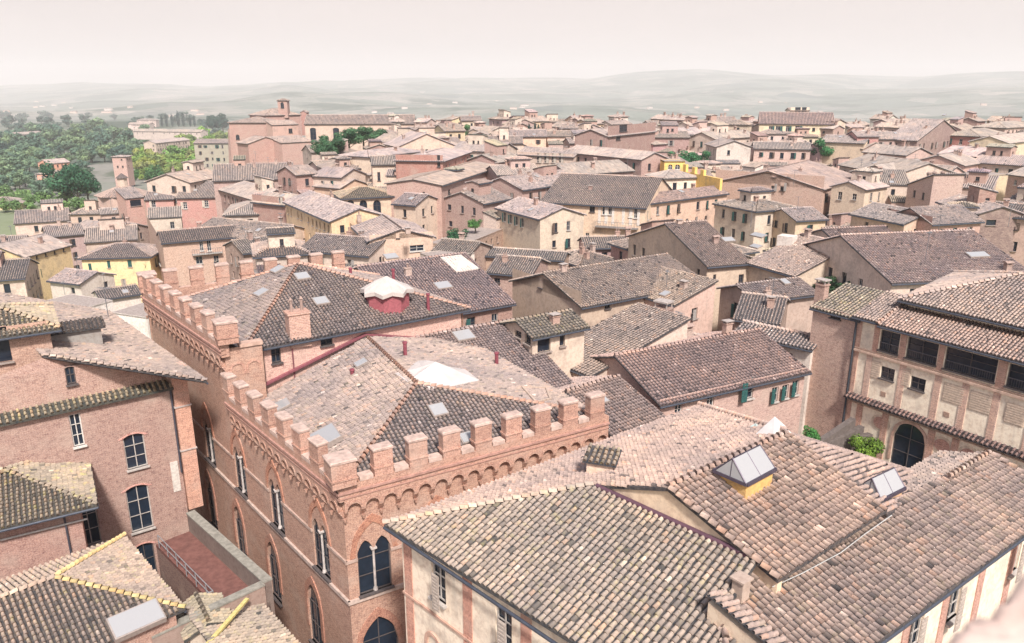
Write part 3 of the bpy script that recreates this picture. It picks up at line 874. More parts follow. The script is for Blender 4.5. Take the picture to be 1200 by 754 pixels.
later = [bifora(WL, LT - d) for d in (3.2, 9.4, 15.5, 21.6, 27.6)] + [bifora(WF, WF.uz(439, 658)[0])]
u_ = WF.uz(439, 658)[0]
for k in (3.9, 7.8, 11.7):
    uu = u_ + k
    if uu < FL_ - 1.2: WF.op.append((uu - .97, uu + .97, 12.75, 16.15, 'bifora')); later.append((lambda uu=uu: (window(pal, WF, uu - .97, uu + .97, 12.75, 16.15, 'k', 'bifora'), column(pal, WF.at(uu, 12.75, -.1), 2.8), ring(WF, uu, 15.25, 2.25, 'point', .28, .07).build('brick_arch', M['b'], pal, (.50, .25, .17)))))
for W, pts in ((WL, [LT - 4.9, LT - 11, LT - 17, LT - 23]), (WF, [1.6, 6.2])):
    for uc in pts:
        w_ = 2.3 if W is WF else 1.7
        if not (w_ * .6 < uc < W.L - w_ * .6): continue
        W.op.append((uc - w_ / 2, uc + w_ / 2, 6.5, 11.0, 'point'))
        later.append((lambda W=W, uc=uc, w_=w_: (window(pal, W, uc - w_ / 2, uc + w_ / 2, 6.5, 11.0, 'k', 'point'), ring(W, uc, 11 - w_ * .866, w_ + .02, 'point', .34, .07, 2).build('brick_arch', M['b'], pal, (.48, .25, .18)))))
mb = MB(); WRu.geom(mb); mb.build('wall', M['b'], pal, PB)
for W in (WF, WL):
    mb = MB(); W.geom(mb, .35); mb.build('wall', M['b'], pal, PB)
    u0_, u1_ = (-.12 if W is WF else 0), W.L + (.12 if W is WL else 0)
    strip_box(W, u0_, u1_, 12.42, 12.66, .14).build('string_course', M['stone'], pal, (.60, .47, .41))
    spans = sorted(o[:2] for o in W.op if o[4] == 'bifora'); xs = u0_
    for a, b in spans + [(u1_, u1_)]:
        if a > xs: strip_box(W, xs, a, 15.02, 15.2, .09).build('string_course', M['stone'], pal, (.55, .40, .34))
        xs = b
for f in later:
    if f: f()
# hidden sides and a party wall so that the building is closed
bx_ = MB()
for (a, b, z1) in ((LP(FL_, 0, 0), LP(16.6, 18.0, 0), 19.6), (LP(16.6, 18.0, 0), LP(15, 33, 0), 22.7), (LP(15, 33, 0), Vector((o2.x, o2.y, 0)), 23)):
    L_ = (b - a).length; bx_.poly([(a.x, a.y, 0), (b.x, b.y, 0), (b.x, b.y, z1), (a.x, a.y, z1)], [(0, 0), (L_, 0), (L_, z1), (0, z1)])
bx_.build('rear_wall', M['b'], pal, PB)
# corbel tables, parapets, merlons
PIT = 1.035
def corbel_mesh():
    mb = MB(); p = PIT; r_ = .39; zc = -.62; y = -.30; n = 8
    mb.poly([(-p / 2, y, 0), (-p / 2, y, -.72), (-r_, y, -.72), (-r_, y, zc)] [::-1], [(-p / 2, 0), (-p / 2, -.72), (-r_, -.72), (-r_, zc)])
    mb.poly([(p / 2, y, 0), (p / 2, y, -.72), (r_, y, -.72), (r_, y, zc)], [(p / 2, 0), (p / 2, -.72), (r_, -.72), (r_, zc)])
    A = [(-r_ * math.cos(math.pi * k / n), zc + r_ * math.sin(math.pi * k / n)) for k in range(n + 1)]
    for (a, b) in zip(A, A[1:]):
        ta, tb = (-p / 2 if a is A[0] else a[0]), (p / 2 if b is A[-1] else b[0])
        mb.poly([(a[0], y, a[1]), (b[0], y, b[1]), (tb, y, 0), (ta, y, 0)], [a, b, (tb, 0), (ta, 0)])
        mb.poly([(a[0], y, a[1]), (a[0], 0, a[1]), (b[0], 0, b[1]), (b[0], y, b[1])])
    for s_ in (-1, 1):
        x0, x1 = sorted((s_ * p / 2, s_ * r_))
        mb.prism([(x0, y * .15, -1.12), (x1, y * .15, -1.12), (x1, 0, -1.12), (x0, 0, -1.12)], [(x0, y, -.72), (x1, y, -.72), (x1, 0, -.72), (x0, 0, -.72)])
        mb.poly([(s_ * r_, y, -.72), (s_ * r_, 0, -.72), (s_ * r_, 0, zc), (s_ * r_, y, zc)])
    # raised ring of voussoirs
    for k in range(n):
        a0, a1 = math.pi * k / n, math.pi * (k + 1) / n
        q = [(-rr * math.cos(a), zc + rr * math.sin(a)) for rr, a in ((r_, a0), (r_, a1), (r_ + .13, a1), (r_ + .13, a0))]
        mb.prism([(c[0], y, c[1]) for c in q], [(c[0], y - .04, c[1]) for c in q])
    mb.frustum((-p / 2, -.2, -1.34), .05, .12, .24, 6)
    return mb.mesh('corbel_arch', M['b'])
CORB = corbel_mesh()
def merlon_mesh(w_, d_, h, seed):
    g = random.Random(seed); a = MB(); n = 4
    def rg(z, s=0.): return [(x + g.uniform(-.015, .015), y + g.uniform(-.015, .015), z) for x, y in ((-w_ / 2 - s, -d_ / 2 - s), (w_ / 2 + s, -d_ / 2 - s), (w_ / 2 + s, d_ / 2 + s), (-w_ / 2 - s, d_ / 2 + s))]
    rs = [rg(h * k / n) for k in range(n + 1)]
    for k in range(n):
        for i in range(4):
            j = (i + 1) % 4; q = [rs[k][i], rs[k][j], rs[k + 1][j], rs[k + 1][i]]
            L0 = 0 if i % 2 == 0 else .13; L = w_ if i % 2 == 0 else d_
            a.poly(q, [(L0, q[0][2]), (L0 + L, q[0][2]), (L0 + L, q[2][2]), (L0, q[2][2])])
    a.poly(rs[-1])
    a.prism(rg(h * .30, .05), rg(h * .36, .05))
    c = MB(); top = [(x * .93, y * .9, h + .17 + g.uniform(-.02, .02)) for x, y, z in rg(0, .03)]
    c.prism(rg(h, .05), rg(h + .1, .05)); c.prism(rg(h + .1, .05), top)
    return a.mesh('merlon', M['b']), c.mesh('cap', M['stone'])
MER = [merlon_mesh(1.08, .6, 1.5, k) for k in range(4)] ; MERC = merlon_mesh(1.35, 1.25, 1.42, 9)
def merlon(c, ang, mm=None, s=1.):
    a, b = mm or R.choice(MER)
    kf = R.uniform(.88, 1.1); o = link('merlon', a, pal, tuple(v * kf for v in (.54, .325, .25)), loc=c, rotz=ang, scale=(s, s, s)); link('cap', b, o, (.60, .44, .38), loc=c)
def battlement(wall, zt, us, gaps, corb=True, inner=.35):
    ang = math.atan2(wall.u.y, wall.u.x)
    n = int(wall.L / PIT)
    if corb:
        for k in range(n):
            link('corbel_arch', CORB, pal, (.54, .33, .25), loc=wall.at(wall.L - (k + .5) * PIT if wall is not WF else (k + .5) * PIT, zt - .98), rotz=ang)
    e = .3
    u0, u1 = (-e if wall is WF else 0), (wall.L + (e if wall is WLp or wall is WR else 0))
    strip_box(wall, u0, u1, zt - .98, zt - .02, .30, .25).build('parapet', M['b'], pal, (.54, .33, .25))
    strip_box(wall, u0 - .05, u1, zt - .55, zt - .42, .40).build('string_course', M['stone'], pal, (.52, .30, .25))
    strip_box(wall, u0 - .05, u1, zt - .85, zt - .78, .35).build('string_course', M['stone'], pal, (.50, .29, .24))
    for u in us: merlon(wall.at(u, zt - .02, .02), ang)
    for a, b in gaps:
        m = strip_box(wall, a, b, zt - .02, zt + .22, .33, .27); m.build('coping', M['stone'], pal, (.68, .50, .43))
us = [2.05 * k + .25 for k in range(1, 9)]
battlement(WF, ZB, us, [(a + .62, b - .62) for a, b in zip([.3] + us[:-1], us)])
us = [LL_ - .25 - 2.2 * k for k in range(1, 8)]
battlement(WLp, ZB, us, [(b + .56, a - .56) for a, b in zip([LL_ - .3] + us[:-1], us)])
us = [RL_ - .1 - 2.32 * k for k in range(1, 8)]
battlement(WR, ZR, us, [(b + .56, a - .56) for a, b in zip([RL_ - .2] + us[:-1], us)])
merlon(Vector((pc.x, pc.y, ZB - .02)) + (fx - fl).to_3d() * 0, math.atan2(fx.y, fx.x), MERC)
rc = pc + fl * LL_
merlon(Vector((rc.x, rc.y, ZR - .02)) + fx.to_3d() * .25, math.atan2(fx.y, fx.x), MERC)
e_ = o2 + fx * .3; merlon(Vector((e_.x, e_.y, ZR - .02)), math.atan2(fx.y, fx.x), MERC)
WB = Wall(o2 + fl * .0, fx, 18, 18, ZR - .2, PB, 'b')     # far parapet of the rear block, merlons on it
mb = strip_box(WB, 0, 18.0, 19, ZR - .02, .3, .3); mb.build('parapet', M['b'], pal, (.54, .33, .25))
for k in range(1, 9): merlon(WB.at(2.1 * k, ZR - .02), math.atan2(fx.y, fx.x))
# short battlemented return beside the eaves wall
rt = Vector((rc.x, rc.y, 0)); WT = Wall(rc, fx, 2.5, 18.2, ZR - .5, PB, 'b')
mb = MB(); WT.geom(mb); mb.build('wall', M['b'], pal, PB)
strip_box(WT, 1.0, 2.55, ZR - .55, ZR - .3, .12, .6).build('coping', M['stone'], pal, (.62, .42, .34))
for k in (0.75, 1.85): ring(WT, k, ZR - 2.1, .8, 'round', .12, .06, .35).build('blind_arch', M['b'], pal, (.58, .34, .26))
# eaves wall of the rear block
ea, eb = LP(.2, 16.8, 0), LP(16.5, 18.15, 0)
WE = Wall(ea, (eb - ea), (eb - ea).length, 18.5, 22.8, (.66, .42, .34), 'b')
todo = []
for s in ((317, 408, 330, 424), (375, 393, 390, 403)):
    u0, u1, z0, z1 = WE.box_px(*s); WE.op.append((u0, u1, z0, z1, None)); todo.append((u0, u1, z0, z1))
mb = MB(); WE.geom(mb); mb.build('wall', M['b'], pal, (.70, .46, .38))
for t in todo: window(pal, WE, *t, 'k')
for x_ in (343,):
    u, z = WE.uz(x_, 420); mb = MB(); mb.bar(WE.at(u, 22.6, .08), WE.at(u, 19.5, .08), .06); mb.build('downpipe', M['metal'], pal, (.30, .12, .14))
u, z = WE.uz(303, 440); mb = MB(); mb.bar(WE.at(u, 22.6, .1), WE.at(u, 18.8, .1), .06); mb.build('downpipe', M['metal'], pal, (.10, .11, .14))
# roofs
zf = 19.75
A1, A2 = LP(7.2, 6.2, 22.05), LP(7.9, 17.0, 22.05)
fc = LP(.5, .55, zf); fr_ = LP(17.5, .55, zf)
t1 = (1.02, .97, .96, .12)
r1 = make_roof(pal, [[fc, A1, A2, (*LP(-1.9, 16.2, 0)[:2], None)],
                     [fc, fr_, A1], [fr_, A1, A2, (*LP(17, 18.0, 0)[:2], None)]],
               [(fc, A1), (A1, A2), (fr_, A1)], t1, 300, d=45, rtint=(1.3, 1.0, .86, 0))
flash = MB()
for a, b in ((LP(-.2, 16.6, 19.8), LP(7.9, 17.25, 22.15)), (LP(7.9, 17.25, 22.15), LP(16.4, 18.0, 19.95))):
    d_ = (b - a).normalized(); sd_ = d_.cross(Vector((0, 0, 1))).normalized() * .14
    flash.prism([a - sd_, a + sd_, b + sd_, b - sd_], [p + Vector((0, 0, .16)) for p in (a - sd_, a + sd_, b + sd_, b - sd_)])
flash.build('flashing', M['metal'], pal, (.36, .13, .16))
ze2 = 22.75; ap = LP(5.8, 26.6, 26.1)
R1, R2, R3, R4 = LP(-1.2, 16.25, ze2), LP(17.2, 17.75, ze2), LP(15, 32.5, ze2), LP(-4.2, 32, ze2)
g2 = MB()
r2 = make_roof(pal, [[R1, R2, ap], [R2, R3, ap], [R3, R4, ap], [R4, R1, ap]], [(R1, ap), (R2, ap), (R3, ap), (R4, ap)], (.90, .87, .88, .1), 0, d=58, rtint=(1.3, 1.0, .88, 0), gutter=[(R1, R2)])
def pipe_on(roof, x, y, h, r_, col, parent=None, name='vent_pipe'):
    p, n = on_roof(roof, x, y); mb = MB(); mb.frustum((p.x, p.y, p.z - .2), r_, r_, h + .2, 8); mb.frustum((p.x, p.y, p.z + h), r_ * 1.35, r_ * 1.2, .12, 8)
    mb.build(name, M['metal'], roof, col)
RED = (.36, .10, .13)
p, n = on_roof(r2, 350, 392)
o = chimney(r2, p, 2.1, 1.5, 2, (.62, .40, .32), rad(30.8))
for (x, y, h) in ((502, 364, 1.3), (468, 362, 1.3), (411, 322, .5), (461, 325, .6)): pipe_on(r2, x, y, h, .13, RED)
for (x, y) in ((376, 355), (354, 326), (307, 345), (326, 318)): 
    p, n = on_roof(r2, x, y); skylight(r2, p + n * .1, n, 0, 1.0, .9, (.66, .60, .58))
def tarp(name, label, pts, h, col, seed=1, parent=None):
    g = random.Random(seed); c = sum((Vector(p) for p in pts), Vector()) / len(pts); mb = MB(); n = len(pts)
    top = c + Vector((0, 0, h)); mids = [Vector(p).lerp(top, .5) + Vector((0, 0, g.uniform(-.15, .12))) for p in pts]
    for i in range(n):
        j = (i + 1) % n; m = (mids[i] + mids[j]) / 2 + Vector((0, 0, g.uniform(-.12, .05))); e = (Vector(pts[i]) + Vector(pts[j])) / 2
        for tr in ((pts[i], e, m), (pts[i], m, mids[i]), (e, pts[j], m), (pts[j], mids[j], m), (mids[i], m, top), (m, mids[j], top)): mb.poly([tuple(q) for q in tr])
        mb.poly([Vector(pts[i]) - Vector((0, 0, .3)), Vector(pts[j]) - Vector((0, 0, .3)), pts[j], pts[i]])
    if parent: return mb.build(name, M['cloth'], parent, col)
    o = mb.build(name, M['cloth'], None, col); return tag(o, label, 'tarpaulin')
# polygonal lantern under sheeting on the rear roof
p, n = on_roof(r2, 452, 362)
mb = MB(); mb.frustum((p.x, p.y + 1.0, p.z - .9), 1.75, 1.75, 2.3, 8); tur = mb.build('lantern_base', M['plain'], pal, (.40, .12, .14))
cx9, cy9, cz9 = p.x, p.y + 1.0, p.z + 1.35; rim = [Vector((cx9 + (2.15 if k % 2 == 0 else 1.8) * math.cos(k * math.tau / 16), cy9 + (2.15 if k % 2 == 0 else 1.8) * math.sin(k * math.tau / 16), cz9 + (0 if k % 2 == 0 else .16))) for k in range(16)]
tarp('sheeting', None, rim, 1.0, (.56, .49, .46), 4, pal)
# front roof things
def rp(roof, x, y, up=.14): p, n = on_roof(roof, x, y); return p + Vector((0, 0, up))
tarp('tarpaulin', 'crumpled white tarpaulin spread over the ridge of the palace roof behind the battlements', [rp(r1, 463, 440), rp(r1, 478, 450), rp(r1, 503, 457), rp(r1, 530, 455), rp(r1, 562, 448), rp(r1, 545, 435), rp(r1, 515, 430), rp(r1, 490, 425)], .95, (.66, .59, .56), 3)
for (x, y, a_, b_) in ((513, 483, .9, .9), (424, 428, .8, .8)):
    p, n = on_roof(r1, x, y); skylight(r1, p + n * .1, n, 0, a_, b_, (.66, .60, .58))
p, n = on_roof(r1, 384, 518); skylight(r1, p + n * .16, n, 0, 2.0, 1.5, (.66, .52, .42), .3)
p, n = on_roof(r1, 330, 478); skylight(r1, p + n * .1, n, 0, 1.2, 1.2, (.55, .48, .45))
for (x, y, h) in ((413, 440, .35), (582, 428, .9), (475, 418, 1.0)): pipe_on(r1, x, y, h, .14, RED)
p, n = on_roof(r1, 553, 536 - 22); skylight(r1, p + n * .1, n, 0, 1.5, .7, (.62, .58, .58))
# roof well in the right slope, the shade inside painted as a navy sheet
q = [rp(r1, 612, 456, .05), rp(r1, 640, 457, .05), rp(r1, 645, 470, .05), rp(r1, 628, 474, .05)]
mb = MB(); mb.prism([v - Vector((0, 0, .1)) for v in q], q); mb.build('well_shade', M['plain'], r1, NAVY)
mb = MB()
for i in range(4): 
    a, b = q[i], q[(i + 1) % 4]; mb.bar(a + Vector((0, 0, .1)), b + Vector((0, 0, .1)), .09, 4)
mb.build('well_kerb', M['plain'], r1, (.62, .47, .38))

# ================================================================== THE CREAM PALACE, LOWER RIGHT
cC = P(450, 615, 21); cu = Vector((math.cos(rad(38)), math.sin(rad(38)))); cv = Vector((math.cos(rad(-46)), math.sin(rad(-46))))
def C(u, v, z): p = cC + cu * u + cv * v; return Vector((p.x, p.y, z))
crm = thing('cream_palace', C(10, 9, 0), 'cream plastered palace with brick pilasters and broad weathered tile roofs filling the lower right foreground', 'palace')
K = .37; e0 = 21.0
CW = (.90, .76, .62)
t3 = (1.3, 1.14, 1.03, .08)
wu = 6.4; A = C(wu, wu, e0 + K * wu); VR = 10.2
def zb_(v): return e0 + K * v
B0 = C(wu - .1, VR, zb_(VR)); E1_ = C(14.6, VR, zb_(VR))
zc4 = lambda v: 21.2 + .375 * (18.1 - v)
low = [[C(0, 0, e0), C(wu, wu, e0 + K * wu), C(wu, 14.2, e0 + K * wu), C(4.2, 14.6, e0 + K * 4.2), C(.45, 18.1, e0 + K * .45)]]
rfl = make_roof(crm, low, [(C(0, 0, e0), A)], (1.14, 1.12, 1.04, .35), 300, d=28, gutter=[(C(0, 0, e0), C(0, 18.1, e0))])
back = [[C(0, 0, e0), C(22.3, 0, e0), E1_ , B0, C(wu, wu, zb_(wu))]]
rfb = make_roof(crm, back, [(B0, E1_), (C(22.3, 0, e0), E1_)], (1.14, 1.02, .97, .05), 0, d=36)
zd = zb_(VR) - .36 * 4.9; VD = VR + 4.9
s3 = [[B0, E1_, C(14.2, VD, zd), C(wu - .1, VD, zd)]]
rfu = make_roof(crm, s3, [(B0, C(wu - .1, VD, zd))], t3, 0, d=31)
Ex = E1_ - Vector((0, 0, .12)); k5 = cu.to_3d()
rf5 = make_roof(crm, [[C(22.3, 0, e0), C(22.6, 14.2, e0 + .1), Ex], [C(22.6, 14.2, e0 + .1), C(14.3, 15.1, 22.75), Ex]], [], (1.05, .95, .92, .05), 0, d=42, flows={0: k5, 1: k5})
s4 = [[C(.3, 17.7, 21.2), C(24.4, 18.7, 21.2), C(24.4, 15.2, 22.5), (*C(wu - .3, 14.0, 0)[:2], None), (*C(4.0, 14.3, 0)[:2], None)]]
rf4 = make_roof(crm, s4, [(C(20.0, 15.1, 22.55), C(24.4, 15.2, 22.55)), (C(24.4, 18.7, 21.2), C(24.4, 15.2, 22.5)), (C(.3, 17.7, 21.2), C(4.0, 14.5, 22.5))], (1.18, 1.08, 1.02, .15), 0, d=33, gutter=[(C(.3, 17.7, 21.15), C(24.4, 18.7, 21.15))])
# gable wall between the roof levels and wall under the drop
g_ = MB()
Wg2 = [C(wu + .06, 6.6, 23.0), C(wu + .06, VD - .1, 22.0), C(wu + .06, VD - .1, zd - .12), C(wu + .06, VR, zb_(VR) - .16), C(wu + .06, 6.6, zb_(6.6) - .16)]
g_.prism([p + cu.to_3d() * .3 for p in Wg2], Wg2); g_.build('gable_wall', M['s'], crm, (.80, .62, .46))
fm = MB(); a, b = C(wu - .02, 6.5, e0 + K * wu + .02), C(wu - .02, 13.9, e0 + K * wu + .02); fm.bar(a, b, .13, 6); fm.build('flashing', M['metal'], crm, (.17, .09, .12))
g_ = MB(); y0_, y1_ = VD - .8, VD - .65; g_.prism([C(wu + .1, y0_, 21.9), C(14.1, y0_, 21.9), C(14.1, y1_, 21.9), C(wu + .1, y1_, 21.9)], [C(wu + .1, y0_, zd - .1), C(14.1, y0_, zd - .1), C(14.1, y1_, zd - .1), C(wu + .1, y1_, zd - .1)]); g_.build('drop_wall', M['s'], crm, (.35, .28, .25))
# walls
W0 = Wall(C(.55, .5, 0), cv, 17.2, 0, 20.85, CW); W1 = Wall(C(.55, 17.2, 0), C(24, 18.2, 0) - C(.55, 17.2, 0), 23.3, 0, 21.1, CW)
def shw(W, x0, y0, x1, y1, st): u0, u1, z0, z1 = W.box_px(x0, y0, x1, y1); return (u0, u1, z0, z1, st)
lst = []
u, z = W0.uz(514, 684); lst.append((W0, u - .48, u + .48, z - .85, z + .95, 'ge'))
u, z = W0.uz(590, 738); lst.append((W0, u - .48, u + .48, z - .95, z + .95, 'ge'))
for k in (1, 2): lst.append((W0, u - .48 + 3.5 * k, u + .48 + 3.5 * k, z - .95, z + .95, 'ge'))
for i, (x, y) in enumerate(((1078, 716), (1097, 708), (1122, 690), (1146, 676), (1190, 652))):
    u, z = W1.uz(x, y)
    if i in (0, 2, 4): lst.append((W1, u - .5, u + .5, 18.6, 20.6, 'ge'))
for W, u0, u1, z0, z1, s_ in lst: W.op.append((u0, u1, z0, z1, None))
for W in (W0, W1):
    mb = MB(); W.geom(mb); mb.build('wall', M['s'], crm, CW)
for W, u0, u1, z0, z1, s_ in lst: window(crm, W, u0, u1, z0, z1, s_)
for W, xs in ((W0, [(480, 690), (549, 738)]),):
    for (x, y) in xs:
        u, z = W.uz(x, y); strip_box(W, u - .28, u + .28, 0, 20.8, .05).build('brick_pilaster', M['b'], crm, (.62, .33, .25))
u, z = W0.uz(549, 738); strip_box(W0, u + 3.2, u + 3.75, 0, 20.8, .05).build('brick_pilaster', M['b'], crm, (.62, .33, .25))
for k in range(7): strip_box(W1, 1.2 + 3.1 * k, 1.75 + 3.1 * k, 0, 20.9, .05).build('brick_pilaster', M['b'], crm, (.60, .35, .28))
zz = W0.uz(500, 700)[1] - .65
strip_box(W0, 0, 17.2, zz, zz + .12, .09).build('string_course', M['stone'], crm, (.60, .38, .30))
u, z = W0.uz(508, 750); ring(W0, u, z - .2, .8, 'round', .2, .08, 1.5).build('arch_moulding', M['stone'], crm, (.66, .42, .33))
mb = MB()
for (a, b) in ((C(22.2, .5, 0), C(22.2, 14, 0)), (C(.55, .5, 0), C(22.2, .5, 0))):
    L_ = (b - a).length; mb.poly([(a.x, a.y, 0), (b.x, b.y, 0), (b.x, b.y, 20.9), (a.x, a.y, 20.9)], [(0, 0), (L_, 0), (L_, 21), (0, 21)])
mb.poly([C(24, 18, 0), C(24, 13, 0), C(24, 13, 21.6), C(24, 15.2, 22.3), C(24, 18, 21.2)]); mb.build('rear_wall', M['s'], crm, CW)
make_roof(crm, [[C(18.0, 15.0, 22.45), C(24.4, 15.2, 22.45), C(24.4, 13.0, 21.8), C(18.0, 13.0, 21.8)]], [], (1, .95, .92, .05), d=48)
# glazed lanterns
def lantern(F_, R_, L_, hb, hg, col, parent):
    """glazed roof lantern on three footprint corners: near, right, left"""
    B_ = R_ + L_ - F_; zt = max(F_.z, L_.z, B_.z) + hb; f = lambda p, z: Vector((p.x, p.y, z)); cc = (F_ + B_) / 2
    b = MB(); b.prism([f(p, p.z - .4) for p in (L_, F_, R_, B_)], [f(p, zt) for p in (L_, F_, R_, B_)])
    base = b.build('roof_lantern', M['s'], parent, col)
    q = [f(p + (p - cc).normalized() * .12, zt + .1) for p in (L_, F_, R_, B_)]
    b = MB()
    for i in range(4): b.bar(q[i], q[(i + 1) % 4], .09, 4)
    r0 = (q[0] + q[1]) / 2 + (R_ - F_) * .04 + Vector((0, 0, hg)); r1_ = (q[2] + q[3]) / 2 - (R_ - F_) * .04 + Vector((0, 0, hg))
    for p in (q[0], q[1]): b.bar(p, r0, .03, 4)
    for p in (q[2], q[3]): b.bar(p, r1_, .03, 4)
    b.bar(r0, r1_, .03, 4); b.bar((q[0] + q[1]) / 2, r0, .02, 4); b.bar((q[1] + q[2]) / 2, (r0 + r1_) / 2, .02, 4)
    b.build('glazing_bar', M['metal'], base, (.10, .08, .11))
    g = MB(); g.poly([q[1], q[2], r1_, r0]); g.poly([q[3], q[0], r0, r1_]); g.poly([q[0], q[1], r0]); g.poly([q[2], q[3], r1_]); g.build('glass', M['sky_glass'], base, (1, 1, 1))
lantern(*[on_roof(rfu, x, y)[0] for x, y in ((873, 587), (904, 569), (839, 558))], .12, .85, (.80, .50, .18), rfu)
lantern(P3(1031, 597, 22.3), P3(1056, 584, 22.3), P3(1006, 576, 22.6), .1, .75, (.66, .44, .28), rf4)
tarp('plastic_sheet', 'white plastic sheet tented over a skylight on the cream palace ridge', [P3(878, 516, 24.1), P3(906, 525, 24.4), P3(932, 513, 23.9), P3(904, 504, 23.8)], 1.15, (.74, .69, .67), 5)
tarp('plastic_sheet', 'greenish clear plastic cover left of the white tented sheet on the ridge', [P3(868, 508, 23.6), P3(884, 514, 23.8), P3(900, 506, 23.6), P3(886, 500, 23.4)], .5, (.45, .52, .50), 6)
# small tiled vent house on the back slope
p, n = on_roof(rfb, 705, 552)
mb = MB(); mb.box((p.x, p.y, p.z - .5), (1.25, .9, 1.15), rad(-20), True); vb = mb.build('vent_house', M['s'], rfb, (.78, .60, .48))
T = Tiles(30); cc = Vector((p.x, p.y, p.z + .66)); a1 = Vector((math.cos(rad(-20)), math.sin(rad(-20)), 0)); a2 = Vector((-a1.y, a1.x, 0))
ff = [cc - a1 * .8 - a2 * .6 + Vector((0, 0, 0)), cc + a1 * .8 - a2 * .6 + Vector((0, 0, -.0)), cc + a1 * .8 + a2 * .6 + Vector((0, 0, .3)), cc - a1 * .8 + a2 * .6 + Vector((0, 0, .3))]
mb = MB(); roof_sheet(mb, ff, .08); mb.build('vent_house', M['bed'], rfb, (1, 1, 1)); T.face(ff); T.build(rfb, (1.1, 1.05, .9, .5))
# little chimney where the roofs meet, and the tile-capped parapet below it
p = P3(868, 690, 22.9); mb = MB(); mb.box((p.x, p.y, p.z - .4), (.45, .45, .8), rad(38), True); mb.box((p.x, p.y, p.z + .4), (.6, .6, .08), rad(38), True); mb.build('chimney', M['s'], rfl, (.60, .46, .38))
pa, pb = P3(830, 706, 23.0), P3(925, 785, 22.5)
d_ = (pb - pa).normalized(); sd_ = Vector((-d_.y, d_.x, 0)).normalized()
mb = MB(); mb.prism([pa - Vector((0, 0, 1.4)), pb - Vector((0, 0, 1.4)), pb + sd_ * .7 - Vector((0, 0, 1.4)), pa + sd_ * .7 - Vector((0, 0, 1.4))], [pa, pb, pb + sd_ * .7 + Vector((0, 0, .05)), pa + sd_ * .7 + Vector((0, 0, .05))]); mb.build('parapet', M['s'], crm, (.80, .64, .50))
T = Tiles(26); ff = [pa - sd_ * .1 + Vector((0, 0, .35)), pb - sd_ * .1 + Vector((0, 0, .35)), pb + sd_ * .85, pa + sd_ * .85]
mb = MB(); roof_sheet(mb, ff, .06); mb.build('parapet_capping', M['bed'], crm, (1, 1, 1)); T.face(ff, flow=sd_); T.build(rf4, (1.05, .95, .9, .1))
# lightning conductor
mb = MB(); pts = [P3(905, 688, 22.6), P3(940, 672, 22.7), P3(985, 648, 22.7), P3(1015, 625, 22.8), P3(1045, 604, 23.1)]
for a, b in zip(pts, pts[1:]): mb.bar(a, b, .022, 5)
o = mb.build('cable', M['metal'], None, (.62, .60, .58)); tag(o, 'thin pale cable running along the step between the two tile roofs', 'cable')

# ================================================================== LOGGIA HOUSE ON THE RIGHT
cD = P(995, 462, 15.4); du = Vector((math.cos(rad(-56)), math.sin(rad(-56)))); dv = Vector((-du.y, du.x))
def Dp(u, v, z): p = cD + du * u + dv * v; return Vector((p.x, p.y, z))
DC = (.97, .85, .69)
dh = thing('loggia_house', Dp(10, 6, 0), 'cream and brick palace at right with a glazed loggia under its eaves', 'palace')
WD = Wall(cD, du, 26, 0, 22.2, DC)
dl = []
for s in ((1034, 380, 1053, 409), (1066, 387, 1098, 420), (1111, 399, 1167, 439)): 
    u0, _, _, _ = WD.box_px(*s); u1 = WD.box_px(*s)[1]; dl.append((u0, u1, 19.95, 21.65, 'k', 'rect'))
w0 = dl[-1][1]
for k in range(3): dl.append((w0 + .75 + 3.75 * k, w0 + 3.75 + 3.75 * k, 19.95, 21.65, 'k', 'rect'))
for s in ((1033, 429, 1047, 447), (1068, 440, 1083, 460)): u0, u1, z0, z1 = WD.box_px(*s); zc = (z0 + z1) / 2; dl.append((u0, u1, zc - .5, zc + .5, 'k', 'rect'))
u0, u1, z0, z1 = WD.box_px(1048, 506, 1080, 548); dl.append((u0, u1, 10.8, 14.7, 'k', 'round')); um = u1
u0, u1, z0, z1 = WD.box_px(1091, 531, 1109, 553); dl.append((u0, u1, 11.0, 12.6, 'k', 'rect'))
u0, u1, z0, z1 = WD.box_px(1155, 560, 1175, 590); dl.append((u0 - .3, u1 + .6, 10.8, 14.1, 'k', 'round'))
for t in dl: WD.op.append((*t[:4], t[5]))
mb = MB(); WD.geom(mb, .3); mb.build('wall', M['s'], dh, DC)
for t in dl:
    window(dh, WD, *t[:5], t[5])
    if t[2] > 19:
        m = MB(); m.bar(WD.at(t[0], 20.6, -.05), WD.at(t[1], 20.6, -.05), .03, 4)
        n = int((t[1] - t[0]) / .16)
        for k in range(n): m.bar(WD.at(t[0] + .16 * k, 19.95, -.05), WD.at(t[0] + .16 * k, 20.6, -.05), .012, 4)
        m.build('railing', M['metal'], dh, (.16, .16, .19))
    if t[5] == 'round':
        ring(WD, (t[0] + t[1]) / 2, t[3] - (t[1] - t[0]) / 2, t[1] - t[0], 'round', .22, .08, 2.2).build('arch_moulding', M['stone'], dh, (.70, .46, .36))
BC = (.62, .38, .29)
for (a, b, z0, z1) in [(0, .35, 12, 22.1), (dl[0][0] - .55, dl[0][0] - .1, 19.6, 22.1)] + [(dl[i][1] + .08, dl[i + 1][0] - .08, 19.6, 22.1) for i in range(5)]:
    strip_box(WD, a, b, z0, z1, .06).build('pilaster', M['b'], dh, BC)
for x_, y_ in ((1018, 430), (1056, 447), (1098, 455), (1130, 465), (1166, 478)):
    u = WD.uz(x_, y_)[0]; strip_box(WD, u - .25, u + .25, 15.5, 19.3, .05).build('pilaster', M['b'], dh, (.70, .48, .38))
